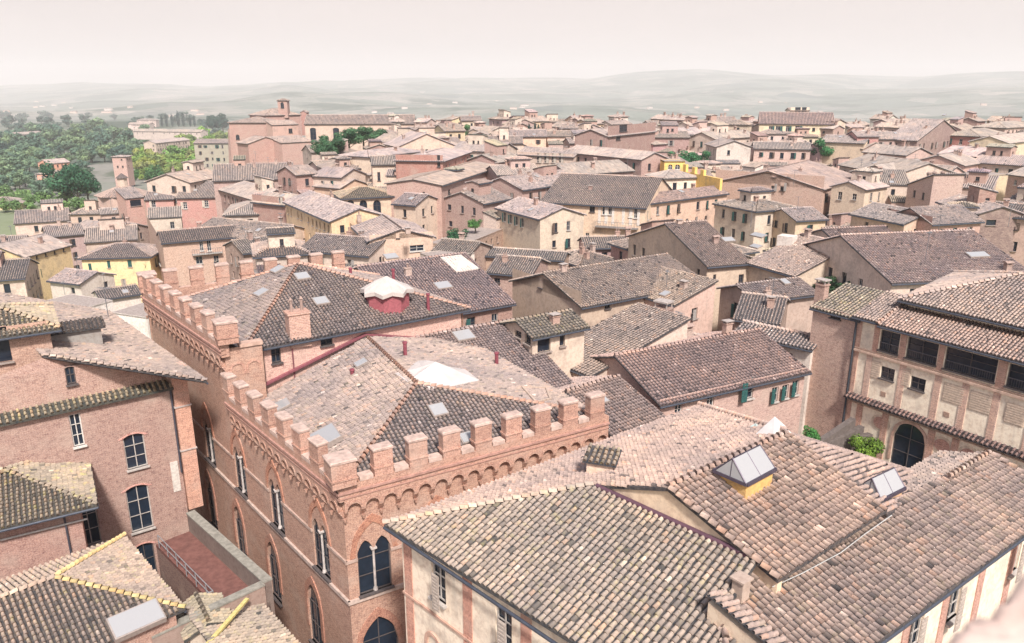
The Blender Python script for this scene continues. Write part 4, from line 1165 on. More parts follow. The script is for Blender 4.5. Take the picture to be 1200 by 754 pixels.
for k in range(3): strip_box(WD, u + 2.4 * (k + 1) - .25, u + 2.4 * (k + 1) + .25, 15.5, 19.3, .05).build('pilaster', M['b'], dh, (.70, .48, .38))
for z, t_, o_ in ((19.35, .18, .22), (19.6, .08, .12), (22.0, .2, .15), (12.95 + 1.9, .1, .1)): strip_box(WD, 0, 26, z, z + t_, o_).build('cornice', M['stone'], dh, (.64, .45, .36))
for x0, y0, x1, y1 in ((1107, 448, 1128, 476), (1138, 458, 1160, 486), (1180, 472, 1199, 500), (1058, 432, 1065, 452), (1022, 423, 1030, 443)):
    a, b, c_, d_ = WD.box_px(x0, y0, x1, y1); zc = (c_ + d_) / 2; m = strip_box(WD, a, b, zc - .75, zc + .75, .04)
    for k in range(8): q = [(a + .06, zc - .7 + .18 * k), (b - .06, zc - .7 + .18 * k), (b - .06, zc - .6 + .18 * k), (a + .06, zc - .6 + .18 * k)]; m.prism([WD.at(*p, .03) for p in q], [WD.at(*p, .065) for p in q])
    m.build('closed_shutter', M['plain'], dh, (.66, .53, .43))
for x_, y_ in ((1035, 462), (1109, 486)):
    u, z = WD.uz(x_, y_); m = strip_box(WD, u - .22, u + .22, z - .2, z + .2, .03)
    for k in range(4): m.bar(WD.at(u - .2, z - .15 + .1 * k, .03), WD.at(u + .2, z - .15 + .1 * k, .03), .015, 4)
    m.build('vent_grille', M['plain'], dh, (.50, .34, .27))
# string course roofed with tiles
zs_ = 15.35
make_roof(dh, [[WD.at(-.1, zs_, .62), WD.at(26, zs_, .62), WD.at(26, zs_ + .3, 0), WD.at(-.1, zs_ + .3, 0)]], [], (.62, .50, .50, 0), d=62, th=.1)
for x_, y_, in ((1032, 496), (1105, 517), (1136, 530)):
    u, z = WD.uz(x_, y_); z = 13.9
    for r_, o_, cc, nm, mm in ((.82, .04, (.80, .64, .50), 'roundel_frame', 'stone'), (.60, .07, (.58, .33, .26), 'roundel', 'b')):
        m = MB(); q = [(u + r_ * math.cos(k * math.tau / 18), z + r_ * .85 * math.sin(k * math.tau / 18)) for k in range(18)]; m.prism([WD.at(*p, -.02) for p in q], [WD.at(*p, o_) for p in q]); m.build(nm, M[mm], dh, cc)
for a, b in ((um + .08, um + .6), (um + 1.9, um + 2.4), (um + 4.2, um + 4.7), (um - 3.7, um - 3.2), (.9, 1.4)):
    strip_box(WD, a, b, 10, 14.8, .1).build('brick_pilaster', M['b'], dh, BC)
td = (1.12, 1.06, 1.03, .05)
make_roof(dh, [[WD.at(2.0, 22.15, .75), WD.at(26.5, 22.15, .75), WD.at(26.5, 23.3, -2.5), WD.at(2.0, 23.3, -2.5)]], [(WD.at(2.0, 22.15, .75), WD.at(2.0, 23.3, -2.5))], (1.1, .98, .94, 0), d=60, gutter=[(WD.at(2, 22.15, .75), WD.at(26.5, 22.15, .75))])
m = MB(); o_ = WD.at(2.6, 0, -2.45)
q = [WD.at(2.6, 22.3, -2.4), WD.at(26, 22.3, -2.4), WD.at(26, 24.1, -2.4), WD.at(2.6, 24.1, -2.4)]; m.prism([p + dv.to_3d() * .3 for p in q], q)
q = [WD.at(.02, 0, -.02), WD.at(.02, 0, -12), WD.at(.02, 22.4, -12), WD.at(.02, 22.2, -.02)]; m.poly(q, [(0, 0), (12, 0), (12, 22.4), (0, 22.2)]); m.build('wall', M['s'], dh, DC)
zu = 23.85
H0, H1, H2, H3 = WD.at(2.0, zu, -1.7), WD.at(27, zu, -1.7), WD.at(27, zu, -15), WD.at(-.3, zu, -15)
hr0, hr1 = WD.at(8, zu + 2.35, -8.4), WD.at(27, zu + 2.35, -8.4)
rD = make_roof(dh, [[H0, H1, hr1, hr0], [H3, H0, hr0], [H2, H3, hr0, hr1]], [(H0, hr0), (hr0, hr1), (H3, hr0)], td, d=60, gutter=[(H0, H1)])
make_roof(dh, [[WD.at(-.4, 22.25, .5), WD.at(2.1, 22.25, .5), WD.at(2.1, 23.7, -4), WD.at(-.4, 23.7, -4)]], [], td, d=60, gutter=[(WD.at(-.4, 22.25, .5), WD.at(2.1, 22.25, .5))])
m = MB(); m.bar(WD.at(-.1, 22, .18), WD.at(-.1, 11, .18), .09); m.build('downpipe', M['metal'], dh, (.07, .08, .10))
# brick house wedged against it
ub = WD.uz(952, 365)[0]; a, b = Dp(ub, .1, 0), Dp(-.05, .1, 0)
bt = thing('narrow_brick_house', (a + b) / 2, 'tall narrow rough brick house squeezed against the left end of the loggia palace', 'house')
r = block(bt, a, b, 22.0, 4.5, 'sf', .30, 22, 'b', (.60, .42, .34), (.95, .95, .85, .4), {'F': [(974, 363, 985, 375, 'k')]}, chim=[(962, 350, 1.6, 1, .9)])

# ================================================================== BRICK PALACE ON THE LEFT
BL_ = (.45, .30, .25)
bp = thing('rose_brick_palace', P(60, 560, 14).to_3d(), 'rose brick palace at left with arched windows and mossy tiled ledge across its front', 'palace')
a, b = P(-75, 511, 20.5), P(200, 452.5, 20.5); ub_ = (b - a).normalized(); vb_ = Vector((-ub_.y, ub_.x))
WB1 = Wall(a, ub_, (b - a).length, 0, 20.5, BL_, 'b')
wl1 = []
for s in ((80, 487, 100, 521, 'w', None), (147, 511, 170, 546, 'g', 'seg'), (88, 543, 101, 554, 'k', 'round'), (150, 572, 177, 618, 'g', 'seg'), (91, 588, 116, 636, 'g', 'seg'), (160, 640, 184, 690, 'k', 'seg')):
    u0, u1, z0, z1 = WB1.box_px(*s[:4]); 
    if s[5] == 'seg': u0 -= .2; u1 += .2
    WB1.op.append((u0, u1, z0, z1, s[5])); wl1.append((u0, u1, z0, z1, s[4], s[5] or 'rect'))
mb = MB(); WB1.geom(mb, .14); mb.build('wall', M['b'], bp, BL_)
for t in wl1:
    window(bp, WB1, *t)
    if t[5] == 'seg': ring(WB1, (t[0] + t[1]) / 2, t[3] - (t[1] - t[0]) / 6, t[1] - t[0] + .1, 'seg', .22, .05).build('brick_arch', M['b'], bp, (.70, .38, .32))
Lb = WB1.L
# ledge roof and wall above
zl = 20.45
ra, rb_ = WB1.at(0, zl, .35), WB1.at(Lb + .1, zl, .35); rc_, rd_ = WB1.at(Lb - .2, zl + .42, -.5), WB1.at(0, zl + .42, -.5)
make_roof(bp, [[ra, rb_, rc_, rd_]], [], (.98, 1.0, .80, .8), 0, d=46, pitch=.34)
WB2 = Wall(WB1.at(0, 0, -.52), ub_, Lb - .4, 20, 22.6, BL_, 'b')
_e1, _e2, _i1 = P3(243, 447, 21.7), P3(128, 363, 21.9), P3(50, 417, 23.9); _e2.z = 21.7; _n = (_e2 - _e1).cross(_i1 - _e1).normalized()
rzB = lambda u: (lambda p: _e1.z - ((p.x - _e1.x) * _n.x + (p.y - _e1.y) * _n.y) / _n.z)(WB2.at(u, 0))
us_ = WB2.L
while us_ > 2 and rzB(us_) < 22.85: us_ -= .1
WB2.extra.append([(us_, 20), (WB2.L, 20), (WB2.L, rzB(WB2.L) - .25), (us_, 22.6)]); WB2.L = us_
u0, u1, z0, z1 = WB2.box_px(75, 431, 90, 449); WB2.op.append((u0, u1, z0, z1, 'seg'))
mb = MB(); WB2.geom(mb); mb.build('wall', M['b'], bp, (.50, .33, .27)); window(bp, WB2, u0, u1, z0, z1, 'k', 'seg')
# side wall to the street, pilaster, pipes
WB3 = Wall(WB1.at(Lb, 0, 0), vb_, 9, 0, 20.8, BL_, 'b'); mb = MB(); WB3.geom(mb); mb.build('wall', M['b'], bp, (.48, .27, .22))
pp = WB1.at(Lb + .55, 0, -.2); m = MB(); m.box((pp.x, pp.y, 11), (1.0, .9, 10.9), math.atan2(ub_.y, ub_.x), True); m.build('pilaster', M['b'], bp, (.66, .38, .28))
for z in (15.6, 18.9): m = MB(); m.box((pp.x, pp.y, z), (1.14, 1.04, .1), math.atan2(ub_.y, ub_.x), True); m.build('band', M['stone'], bp, (.55, .47, .44))
m = MB(); m.bar(WB1.at(Lb - .08, 20.4, .12), WB1.at(Lb - .08, 14, .12), .07); m.build('downpipe', M['metal'], bp, (.10, .10, .13))
m = strip_box(WB1, Lb - .75, Lb - .25, 12.6, 14.9, .06); m.build('door', M['plain'], bp, (.75, .68, .62))
# big grey roof falling to the street
e1, e2 = P3(243, 447, 21.7), P3(128, 363, 21.9); ed = (e2 - e1); ed.z = 0; ed.normalize(); inw = Vector((-ed.y, ed.x, 0))
e2 = e1 + ed * 22; e2.z = 21.7
i1 = P3(50, 417, 23.9); i2 = i1 + (e2 - e1)
v1 = WB2.at(Lb - .4, 22.2, .3)
rB = make_roof(bp, [[e1, e2, i2, i1]], [(e1, i1)], (.92, .88, .86, .12), 250, d=48, gutter=[(e1, e2)])
m = MB(); q = [WB2.at(0, 22.3, -.3), WB2.at(Lb + .2, 21.2, -.3), e1 + ed * .1 - Vector((0, 0, .2)), i1 + ed * .1 - Vector((0, 0, .2))]
m.poly(q, [(0, 0), (9, 0), (9, 1), (0, 3)]); m.build('gable_wall', M['b'], bp, (.50, .33, .27))
p, n = on_roof(rB, 85, 400); m = MB(); m.box((p.x, p.y, p.z - 1.0), (3.6, 1.5, 1.9), rad(33), True); m.build('roof_housing', M['s'], rB, (.36, .33, .31))
make_roof(bp, [[Vector(( *(Vector((p.x, p.y)) + Vector((math.cos(rad(33)) * sx * 2.1 - math.sin(rad(33)) * sy * 1.0, math.sin(rad(33)) * sx * 2.1 + math.cos(rad(33)) * sy * 1.0))), p.z + .95 + (.25 if sy > 0 else 0))) for sx, sy in ((-1, -1), (1, -1), (1, 1), (-1, 1))]], [], (.9, .88, .85, .1), d=48, th=.08)
# upper corner tower
a, b = P(-70, 399, 25.4), P(57, 381, 25.4)
tw = thing('rose_brick_tower', ((a + b) / 2).to_3d(), 'brick tower at left edge under a mossy pale hipped roof with a dark opening', 'tower')
r = block(tw, a, b, 25.4, 5.6, 'hip', .36, 24, 'b', (.54, .35, .27), (1.12, 1.1, .92, .55), {'F': [(-18, 386, 15, 423, 'd')]}, oh=.6, singles=0)
# left wing in front
a, b = P(-80, 624, 16.6), P(91, 584, 16.6)
wg = thing('brick_wing', ((a + b) / 2).to_3d(), 'low brick wing at left edge with yellow lichen on its hipped tile roof', 'house')
r = block(wg, a, b, 16.6, 7.2, 'hip', .33, 17, 'b', (.47, .29, .24), (1.05, 1.02, .86, .75), oh=.95, singles=250)
Wg_ = r.walls['F']; 
m = MB(); u, z = Wg_.uz(78, 620); m.bar(Wg_.at(u, 16.3, .12), Wg_.at(u, 10, .12), .06); m.build('downpipe', M['metal'], wg, (.10, .10, .13))
m = MB(); u, z = Wg_.uz(0, 632); u2, z2 = Wg_.uz(95, 608); m.bar(Wg_.at(u, z, .15), Wg_.at(u2 + .3, z, .15), .06); m.build('pipe', M['metal'], wg, (.62, .58, .56))

# ================================================================== LOW HIPPED ROOF, BOTTOM LEFT
c1, c2 = P3(146, 629, 14), P3(217, 714, 14); hd = (c2 - c1).normalized(); hn = Vector((hd.y, -hd.x, 0))
hw = (c2 - c1).length
apx = (c1 + c2) / 2 + hn * (hw / 2) + Vector((0, 0, hw / 2 * .37)); far_ = apx + hn * 16
c1f, c2f = c1 + hn * (16 + hw / 2), c2 + hn * (16 + hw / 2)
lh = thing('low_hipped_house', (apx.x, apx.y, 0), 'low house at bottom left with hipped roof of pale worn tiles and yellow painted hips', 'house')
rL = make_roof(lh, [[c1, c2, apx], [c1, apx, far_, c1f], [c2, c2f, far_, apx]], [(apx, far_)], (1.12, 1.04, .93, .35), 300, d=30, gutter=[(c1, c2)])
for q_ in (c1, c2):
    T = Tiles(30); T.ridge(q_ + Vector((0, 0, .03)), apx + Vector((0, 0, .03)), 1.35)
    o = T.build(rL, (1.5, 1.35, .75, 1.0)); o.name = 'hip_tiles'
mb = MB(); cc_ = [c1 + hn * .5, c2 + hn * .5, c2f, c1f]
for i in range(3):
    p, q = cc_[i], cc_[(i + 1) % 4]; L_ = (q - p).length; mb.poly([(p.x, p.y, 0), (q.x, q.y, 0), (q.x, q.y, 13.9), (p.x, p.y, 13.9)], [(0, 0), (L_, 0), (L_, 13.9), (0, 13.9)])
mb.build('wall', M['b'], lh, (.45, .28, .22))
p, n = on_roof(rL, 160, 731); skylight(rL, p + n * .1, n, 0, 2.3, 1.25, (.42, .36, .34), .35)
# ---- small gabled roofs beside it
a, b = P(214, 716, 12.6), P(250, 770, 12.6)
g1 = thing('small_outhouse', ((a + b) / 2).to_3d(), 'small outhouse at bottom left with a rounded tile gable beside yellow flashing', 'outhouse')
block(g1, P(222, 745, 12.9), P(268, 728, 12.9), 12.9, 2.6, 'gy', .42, 10, 's', (.55, .46, .38), (1.0, 1.02, .85, .3), oh=.3, gut=False)
a, b = P3(352, 757, 12.0), P3(300, 700, 12.0); ed = (b - a).normalized(); inw = Vector((-ed.y, ed.x, 0))
g2_ = thing('lean_to_roof', ((a + b) / 2), 'lean-to tile roof at bottom edge below the roof terrace parapet', 'lean-to')
a = a - ed * 5
rG = make_roof(g2_, [[a, b, b + inw * 4 + Vector((0, 0, 1.3)), a + inw * 4 + Vector((0, 0, 1.3))]], [], (1.0, .98, .88, .3), 0, d=34)
mb = MB(); p, q = a + inw * .3, b + inw * .3; mb.poly([(p.x, p.y, 0), (q.x, q.y, 0), (q.x, q.y, 11.95), (p.x, p.y, 11.95)][::-1], [(0, 0), (9, 0), (9, 12), (0, 12)])
p, q = b + inw * .3, b + inw * 4; mb.poly([(p.x, p.y, 0), (q.x, q.y, 0), (q.x, q.y, 13), (p.x, p.y, 11.95)], [(0, 0), (4, 0), (4, 13), (0, 12)]); mb.build('wall', M['b'], g2_, (.42, .27, .22))
mb = MB(); p, q = P3(290, 703, 13.2), P3(243, 757, 13.2); d_ = (q - p).normalized(); s_ = Vector((-d_.y, d_.x, 0)) * .11
mb.prism([p - s_, p + s_, q + s_, q - s_], [v + Vector((0, 0, .12)) for v in (p - s_, p + s_, q + s_, q - s_)]); mb.build('flashing', M['plain'], rG, (.70, .58, .24))
# ---- sunken roof terrace
ta, tb, tc_ = P3(223, 601, 13.2), P3(314, 682, 13.2), P3(206, 716, 13.2)
tt = thing('roof_terrace', ((ta + tb) / 2), 'sunken roof terrace with reddish floor and lichen covered parapet beside the palace street', 'terrace')
d1 = (tb - ta).normalized(); d2 = Vector((-d1.y, d1.x, 0)) * -1
def par(p, q, z0, z1, t_, name='parapet', col=(.30, .25, .23), mm='stone', cap=True):
    d_ = (q - p).normalized(); s_ = Vector((-d_.y, d_.x, 0)) * t_ / 2; m = MB()
    f_ = lambda v, z: Vector((v.x, v.y, z))
    m.prism([f_(v, z0) for v in (p - s_, q - s_, q + s_, p + s_)], [f_(v, z1) for v in (p - s_, q - s_, q + s_, p + s_)]); m.build(name, M[mm], tt, col)
    if cap:
        s_ = s_ * 1.25; m = MB(); m.prism([f_(v, z1 + .003) for v in (p - s_, q - s_, q + s_, p + s_)], [f_(v, z1 + .1) for v in (p - s_, q - s_, q + s_, p + s_)]); m.build('coping', M['stone'], tt, (.33, .31, .27))
par(ta, tb, 0, 13.2, .45, col=(.22, .17, .15), mm='s'); par(tb + d2 * .3, tb + d2 * 6.5, 0, 13.2, .4, col=(.36, .26, .22), mm='s')
fz = 11.9
b0 = ta + d1 * .6 + d2 * 2.4; b1 = ta + d1 * 8.6 + d2 * 2.4; Lt = (tb - ta).length
for (s0, s1, w0_, w1_) in ((0, Lt, 0, 2.4), (8.6, Lt, 2.4, 7.5)):
    q = [ta + d1 * s0 + d2 * w0_, ta + d1 * s1 + d2 * w0_, ta + d1 * s1 + d2 * w1_, ta + d1 * s0 + d2 * w1_]
    for z0_, z1_, nm, cc, mm in ((0, fz - .25, 'wall', (.30, .20, .17), 'b'), (fz - .248, fz, 'floor', (.22, .10, .085), 'stone')):
        m = MB(); m.prism([Vector((v.x, v.y, z0_)) for v in q][::-1], [Vector((v.x, v.y, z1_)) for v in q][::-1]); m.build(nm, M[mm], tt, cc)
m = MB()
for p, q in ((b0, b1), (b1, b1 + d2 * 5)):
    for z in (fz + .5, fz + .95): m.bar((p.x, p.y, z), (q.x, q.y, z), .03, 5)
    L_ = (q - p).length
    for k in range(int(L_ / 1.4) + 1): v = p + (q - p) * (k * 1.4 / L_); m.bar((v.x, v.y, fz), (v.x, v.y, fz + .95), .03, 5)
m.build('railing', M['metal'], tt, (.40, .40, .42))

# ================================================================== THE TOWN, NEAR TO FAR
H = house
T1, T2, T3 = (1, .97, .95), (1.1, .97, .92), (.95, .94, .95)
W_ = ('d', .9, 1.4, 3.)
h = H('wide grey tile roof directly behind the palace with a crumpled pale sheet near its ridge', 470, 376, 600, 354, 18.5, ('r', 500, 303), 'gx', 'b', BRICK, tint=(1.06, 1.0, 1.0), auto=None, sky=[(519, 336, 1.6, 1.2), (458, 302, 1.4, 1)], nch=0, chim=[(478, 322, .9, 3)])
tarp('tarpaulin', 'torn pale sheet lying across the wide grey roof behind the palace', [rp(h.roof, 516, 303), rp(h.roof, 535, 320), rp(h.roof, 562, 316), rp(h.roof, 540, 300)], .15, (.66, .58, .52), 8)
h = H('narrow tile roof beside the battlements with an open roof loggia standing on it', 545, 478, 668, 449, 18.2, ('r', 575, 381), 'gx', 'b', BRICK, tint=(1.06, 1.0, .98), auto=None, nch=0, sky=[(543, 395, 1.5, 1.2)])
h = H('small roof loggia with three dark openings and pale posts', 624, 393, 685, 381, 21.2, 4.2, 'gx', 's', (.68, .55, .45), name='roof_loggia', cat='loggia', auto=None, drop=5, nch=0, tint=(.95, .95, .85, .3), wins={'F': [(630, 396, 645, 411, 'd'), (656, 393, 662, 405, 'd')], 'L': [(603, 386, 611, 397, 'd'), (615, 391, 622, 405, 'd')]}, chim=[(650, 378, .7, 1)])
h = H('sloping grey tile roof in shadow right of the roof loggia', 635, 417, 692, 440, 17.6, 12, 'sf', 's', CREAM, pitch=.22, auto=None, nch=0, tint=(.95, .93, .88))
h = H('broad pinkish tile roof above a brick wall with small white windows', 773, 471, 944, 433, 17.4, ('r', 780, 407), 'gx', 'b', (.60, .42, .36), tint=(1.08, .96, .92), auto=None, nch=0, wins={'F': [(791, 476, 799, 485, 'w'), (829, 461, 836, 477, 'w'), (871, 447, 882, 466, 'gn'), (905, 455, 911, 470, 'gn'), (917, 452, 923, 466, 'gn'), (929, 447, 935, 462, 'gn')]}, chim=[(806, 396, 1.1, 0), (852, 388, .9, 1)])
h = H('steep ribbed tile roof at the far right end of the battlements', 718, 508, 776, 488, 17.2, ('r', 690, 452), 'gx', 'b', BRICK, tint=(1.1, 1.0, .98), auto=None, nch=0)
h = H('low white walled house with a narrow strip of tiled roof beside the brick gable', 864, 388, 951, 407, 18.6, 3.2, 'gx', 's', PALE, pitch=.3, auto=None, nch=0)
h = H('tall plain cream house with dark tile roof and blind gable wall in the middle', 681, 358, 826, 331, 18.6, ('r', 640, 320), 'gx', 's', (.62, .48, .38), tint=(1.05, 1.0, .97), auto=None, nch=0, wins={'F': [(709, 352, 715, 361, 'k'), (704, 376, 712, 383, 'k')], 'L': [(632, 325, 636, 338, 'k')]}, chim=[(660, 318, .8, 1)])
h = H('pink rendered house with two tall dark windows below a lean-to tile roof', 727, 339, 790, 357, 18.3, 6.5, 'sf', 's', (.66, .47, .40), pitch=.25, tint=(1.05, .98, .9), auto=None, wins={'F': [(734, 354, 743, 371, 'k'), (751, 359, 757, 375, 'k')]}, nch=0, chim=[(801, 338, .8, 1)])
h = H('low rubble house with two brick chimney stacks beside the pink rendered house', 752, 398, 806, 412, 16.8, 5, 'gx', 'r', (.5, .38, .33), auto=None, nch=0, chim=[(756, 388, 2.2, 1, 1.1), (776, 385, 2.6, 1, 1.4)])
h = H('cream gabled house with a huge dark tile roof and white dormer', 829, 311, 878, 307, 19.0, ('r', 820, 260), 'gx', 's', (.66, .52, .41), tint=(1.08, 1.02, 1.0), auto=None, nch=0, wins={'F': [(836, 322, 839, 328, 'k'), (866, 322, 871, 331, 'k')]}, chim=[(838, 285, .8, 0), (796, 262, .5, 1)], sky=[(853, 282, 1.6, 1)])
a, b = P(878, 307, 19), P(932, 322, 19)
h2 = block(h.root, a, b, 19.0, 17, 'gx', .33, 14, 's', (.68, .55, .44), (1.08, 1.02, 1.0, 0), {'F': [(896, 326, 900, 332, 'k')]}, chim=[(946, 278, .9, 0)], sky=[(889, 277, 2.2, .9), (886, 290, 1.5, .8)])
p, n = on_roof(h2.roof, 922, 285); mb = MB(); mb.box((p.x, p.y, p.z - .5), (2.0, 1.8, 1.5), rad(-40), True); o = mb.build('dormer', M['s'], h2.roof, (.76, .68, .62)); 
dish((p.x + 5, p.y - 5, p.z - .2), 'dark satellite dish on the roof edge right of the white dormer', -1.7, (.16, .10, .12), .75, 1.1)
h = H('small tiled roof below the dark satellite dish with a pale verge', 885, 352, 956, 343, 18.0, 6, 'gx', 's', (.55, .42, .36), auto=None, nch=0, chim=[(899, 347, .8, 2)])
h = H('low tangled tile roof with moss in the courtyard left of the brick tower house', 862, 372, 912, 378, 17.2, 9, 'gx', 'r', (.45, .35, .3), auto=None, nch=1)
h = H('dark gabled house behind the vine courtyard with orange chimney', 985, 312, 1042, 318, 19.5, 8, 'gy', 'r', (.35, .25, .22), tint=(.95, .88, .84), auto=None, nch=0, chim=[(1003, 296, 1.1, 0)])
h = H('very wide grey tile roof spreading behind the loggia palace', 1045, 330, 1210, 322, 20.5, ('r', 1100, 272), 'gx', 's', CREAM, tint=(1.25, 1.17, 1.14), auto=None, nch=0, chim=[(1180, 318, .9, 0)], sky=[(1145, 300, 2.4, 1)])
h = H('pale ribbed roof between the long facade and the wide grey roof', 1000, 300, 1075, 296, 20.5, ('r', 1030, 266), 'gx', 's', CREAM, tint=(1, .95, .93), auto=None, nch=0)
# middle band
h = H('large cream palace with white window surrounds, long balcony and grey tiled roof', 634, 236, 757, 243, 19.5, ('r', 690, 205), 'gx', 's', (.76, .58, .44), tint=(1.06, 1.0, 1.0), auto=None, nch=0,
      wins={'F': [(691, 240, 697, 249, 'k'), (706, 241, 711, 252, 'w'), (713, 241, 717, 252, 'w'), (737, 244, 741, 255, 'w'), (743, 245, 747, 256, 'w'), (662, 278, 666, 283, 'k'), (679, 275, 682, 285, 'w'), (686, 273, 690, 285, 'w'), (712, 277, 719, 290, 'w'), (733, 279, 739, 284, 'k')]}, chim=[(692, 222, .7, 1)])
WP = h.walls['F']; u0, z0_ = WP.uz(699, 264); u1, _ = WP.uz(748, 268)
for a_, b_2 in ((701, 720), (729, 750)):
    ua, ub2 = WP.uz(a_, 250)[0], WP.uz(b_2, 250)[0]
    for q0, q1 in ((ua, ua + .5), ((ua + ub2) / 2 - .3, (ua + ub2) / 2 + .3), (ub2 - .5, ub2)): strip_box(WP, q0, q1, z0_ + .4, z0_ + 3.6, .05).build('white_surround', M['plain'], h.root, (.80, .72, .66))
strip_box(WP, u0, u1, z0_ - .25, z0_, 1.0).build('balcony', M['stone'], h.root, (.30, .27, .26))
m = MB(); m.bar(WP.at(u0, z0_ + .9, 1), WP.at(u1, z0_ + .9, 1), .04, 4)
for k in range(16): q = u0 + (u1 - u0) * k / 15; m.bar(WP.at(q, z0_, 1), WP.at(q, z0_ + .9, 1), .03, 4)
m.build('railing', M['metal'], h.root, (.2, .2, .22))
h = H('cream building with heavy dark cornice and patched brick wall beside the balcony palace', 758, 238, 852, 226, 19.8, 6, 'gx', 's', (.68, .48, .38), tint=(1, .92, .9), auto=None, nch=1, wins={})
h = H('low cream house with pyramid tile roof and blank walls', 886, 247, 933, 243, 19.5, ('c', 837, 238), 'hip', 's', (.66, .55, .46), auto=None, nch=0, chim=[(886, 236, .8, 0)], pitch=.26)
h = H('long brick facade with rows of windows under a gabled grey roof', 838, 213, 965, 222, 20.5, ('cr', 1018, 208), 'gy', 'b', (.60, .42, .34), tint=(1, .95, .93), auto=None, nch=2, pitch=.26, wins={'F': [(905, 203, 910, 208, 'k'), (904, 215, 909, 224, 'ky'), (915, 214, 920, 224, 'ky')], 'R': [(967 + 7.4 * k, 226 - 1.2 * k + 2, 970 + 7.4 * k, 236 - 1.2 * k, 'k') for k in range(6)] + [(967 + 7.4 * k, 250 - 1.8 * k, 970.5 + 7.4 * k, 262 - 1.8 * k, 'k') for k in range(6)]})
h = H('cream block with dark side windows wedged behind the pyramid roof', 933, 258, 968, 256, 18.5, 8, 'gx', 's', (.72, .55, .4), nch=0, auto=None)
h = H('gabled cream house with a row of narrow windows along its left wall', 433, 282, 507, 277, 18.5, ('c', 401, 266), 'gy', 's', (.66, .49, .39), auto=None, pitch=.3, nch=0, chim=[(421, 258, 1.0, 3), (478, 272, .6, 1)],
      wins={'F': [(464, 274, 468, 279, 'k'), (480, 288, 497, 294, 'w')], 'L': [(404 + 4.2 * k, 276 + 2 * k, 406 + 4.2 * k, 285 + 2 * k, 'gn') for k in range(7)]})
h = H('cream house with a row of large arched loggia windows under a yellowish hipped roof', 401, 232, 461, 229, 20.5, ('c', 383, 226), 'hip', 's', (.74, .58, .45), auto=None, nch=0, tint=(1.05, 1.0, .85, .5), pitch=.3,
      wins={'F': [(406, 235, 416, 253, 'k', 'round'), (421, 235, 431, 253, 'k', 'round'), (437, 235, 447, 253, 'k', 'round')], 'L': [(387, 232, 389, 248, 'k', 'round'), (393, 234, 396, 250, 'k', 'round')]})
h = H('cream annexe stepping down right of the arched loggia windows', 461, 238, 487, 240, 20, 8, 'gx', 's', (.66, .52, .42), auto=W_, nch=0)
h = H('long yellow house with two rows of windows running down the lane', 334, 236, 388, 259, 19.0, 10, 'gx', 's', (.78, .58, .38), nch=1, auto=('d', .8, 1.3, 2.2, 2))
h = H('tall tower house with brick side and cream end wall', 519, 189, 551, 178, 25.5, ('c', 493, 180), 'hip', 'b', (.50, .27, .22), pitch=.2, nch=1, auto=None, wins={'L': [(512, 182, 516, 196, 'k')]})
h = H('high brick house with long sloping pale roof below the tower house', 517, 217, 584, 195, 22.8, ('c', 493, 204), 'gx', 'b', (.56, .38, .32), pitch=.16, nch=0, drop=20, tint=(1.12, 1.05, 1.0), auto=None, wins={'L': [(495, 225, 498, 236, 'k'), (507, 232, 511, 245, 'k'), (494, 250, 498, 262, 'k')], 'F': [(525, 223, 528, 227, 'k'), (541, 245, 544, 255, 'k')]})
h = H('yellowish house with an open arch facing the planted terrace', 543, 222, 572, 215, 20.5, 10, 'gx', 's', (.72, .60, .40), nch=1, auto=W_)
h = H('brick backed house with lean-to roof beside the planted terrace', 566, 238, 598, 232, 20, 10, 'gx', 'b', (.45, .32, .28), nch=0, auto=W_)
h = H('cream house with tall green shutters left of the balcony palace', 583, 243, 633, 256, 19.2, 9, 'gx', 's', (.66, .55, .44), nch=1, auto=None, wins={'F': [(590 + 7 * k, 249 + 2.2 * k, 592.6 + 7 * k, 260 + 2.2 * k, 'gn') for k in range(4)]})
h = H('low arched stone terrace wall with plants in front of the yellowish house', 540, 288, 590, 268, 15.5, 6, 'flat', 'r', (.56, .42, .34), name='garden_terrace', cat='terrace', auto=('d', .7, 1.4, 2.4, 1), nch=0)
h = H('old rubble wall house running right of the terrace with one tall opening', 563, 298, 660, 304, 15.5, 4, 'gx', 'r', (.55, .42, .34), nch=0, auto=None, wins={'F': [(614, 303, 621, 320, 'd')]})
h = H('low brick house with flat pale roof in front of the cream gable', 572, 318, 622, 322, 16.8, 8, 'gx', 'b', (.55, .38, .32), nch=1, auto=None, wins={'F': [(579, 326, 586, 332, 'k')]})
h = H('small house between gabled cream house and wide grey roof', 505, 296, 548, 300, 16.5, 8, 'gx', 'r', (.52, .4, .34), nch=1)
h = H('pale flat roofed shed on the lane behind the palace battlements', 506, 302, 556, 296, 16.8, 4, 'flat', 's', PALE, nch=0, auto=None, name='shed', cat='shed')
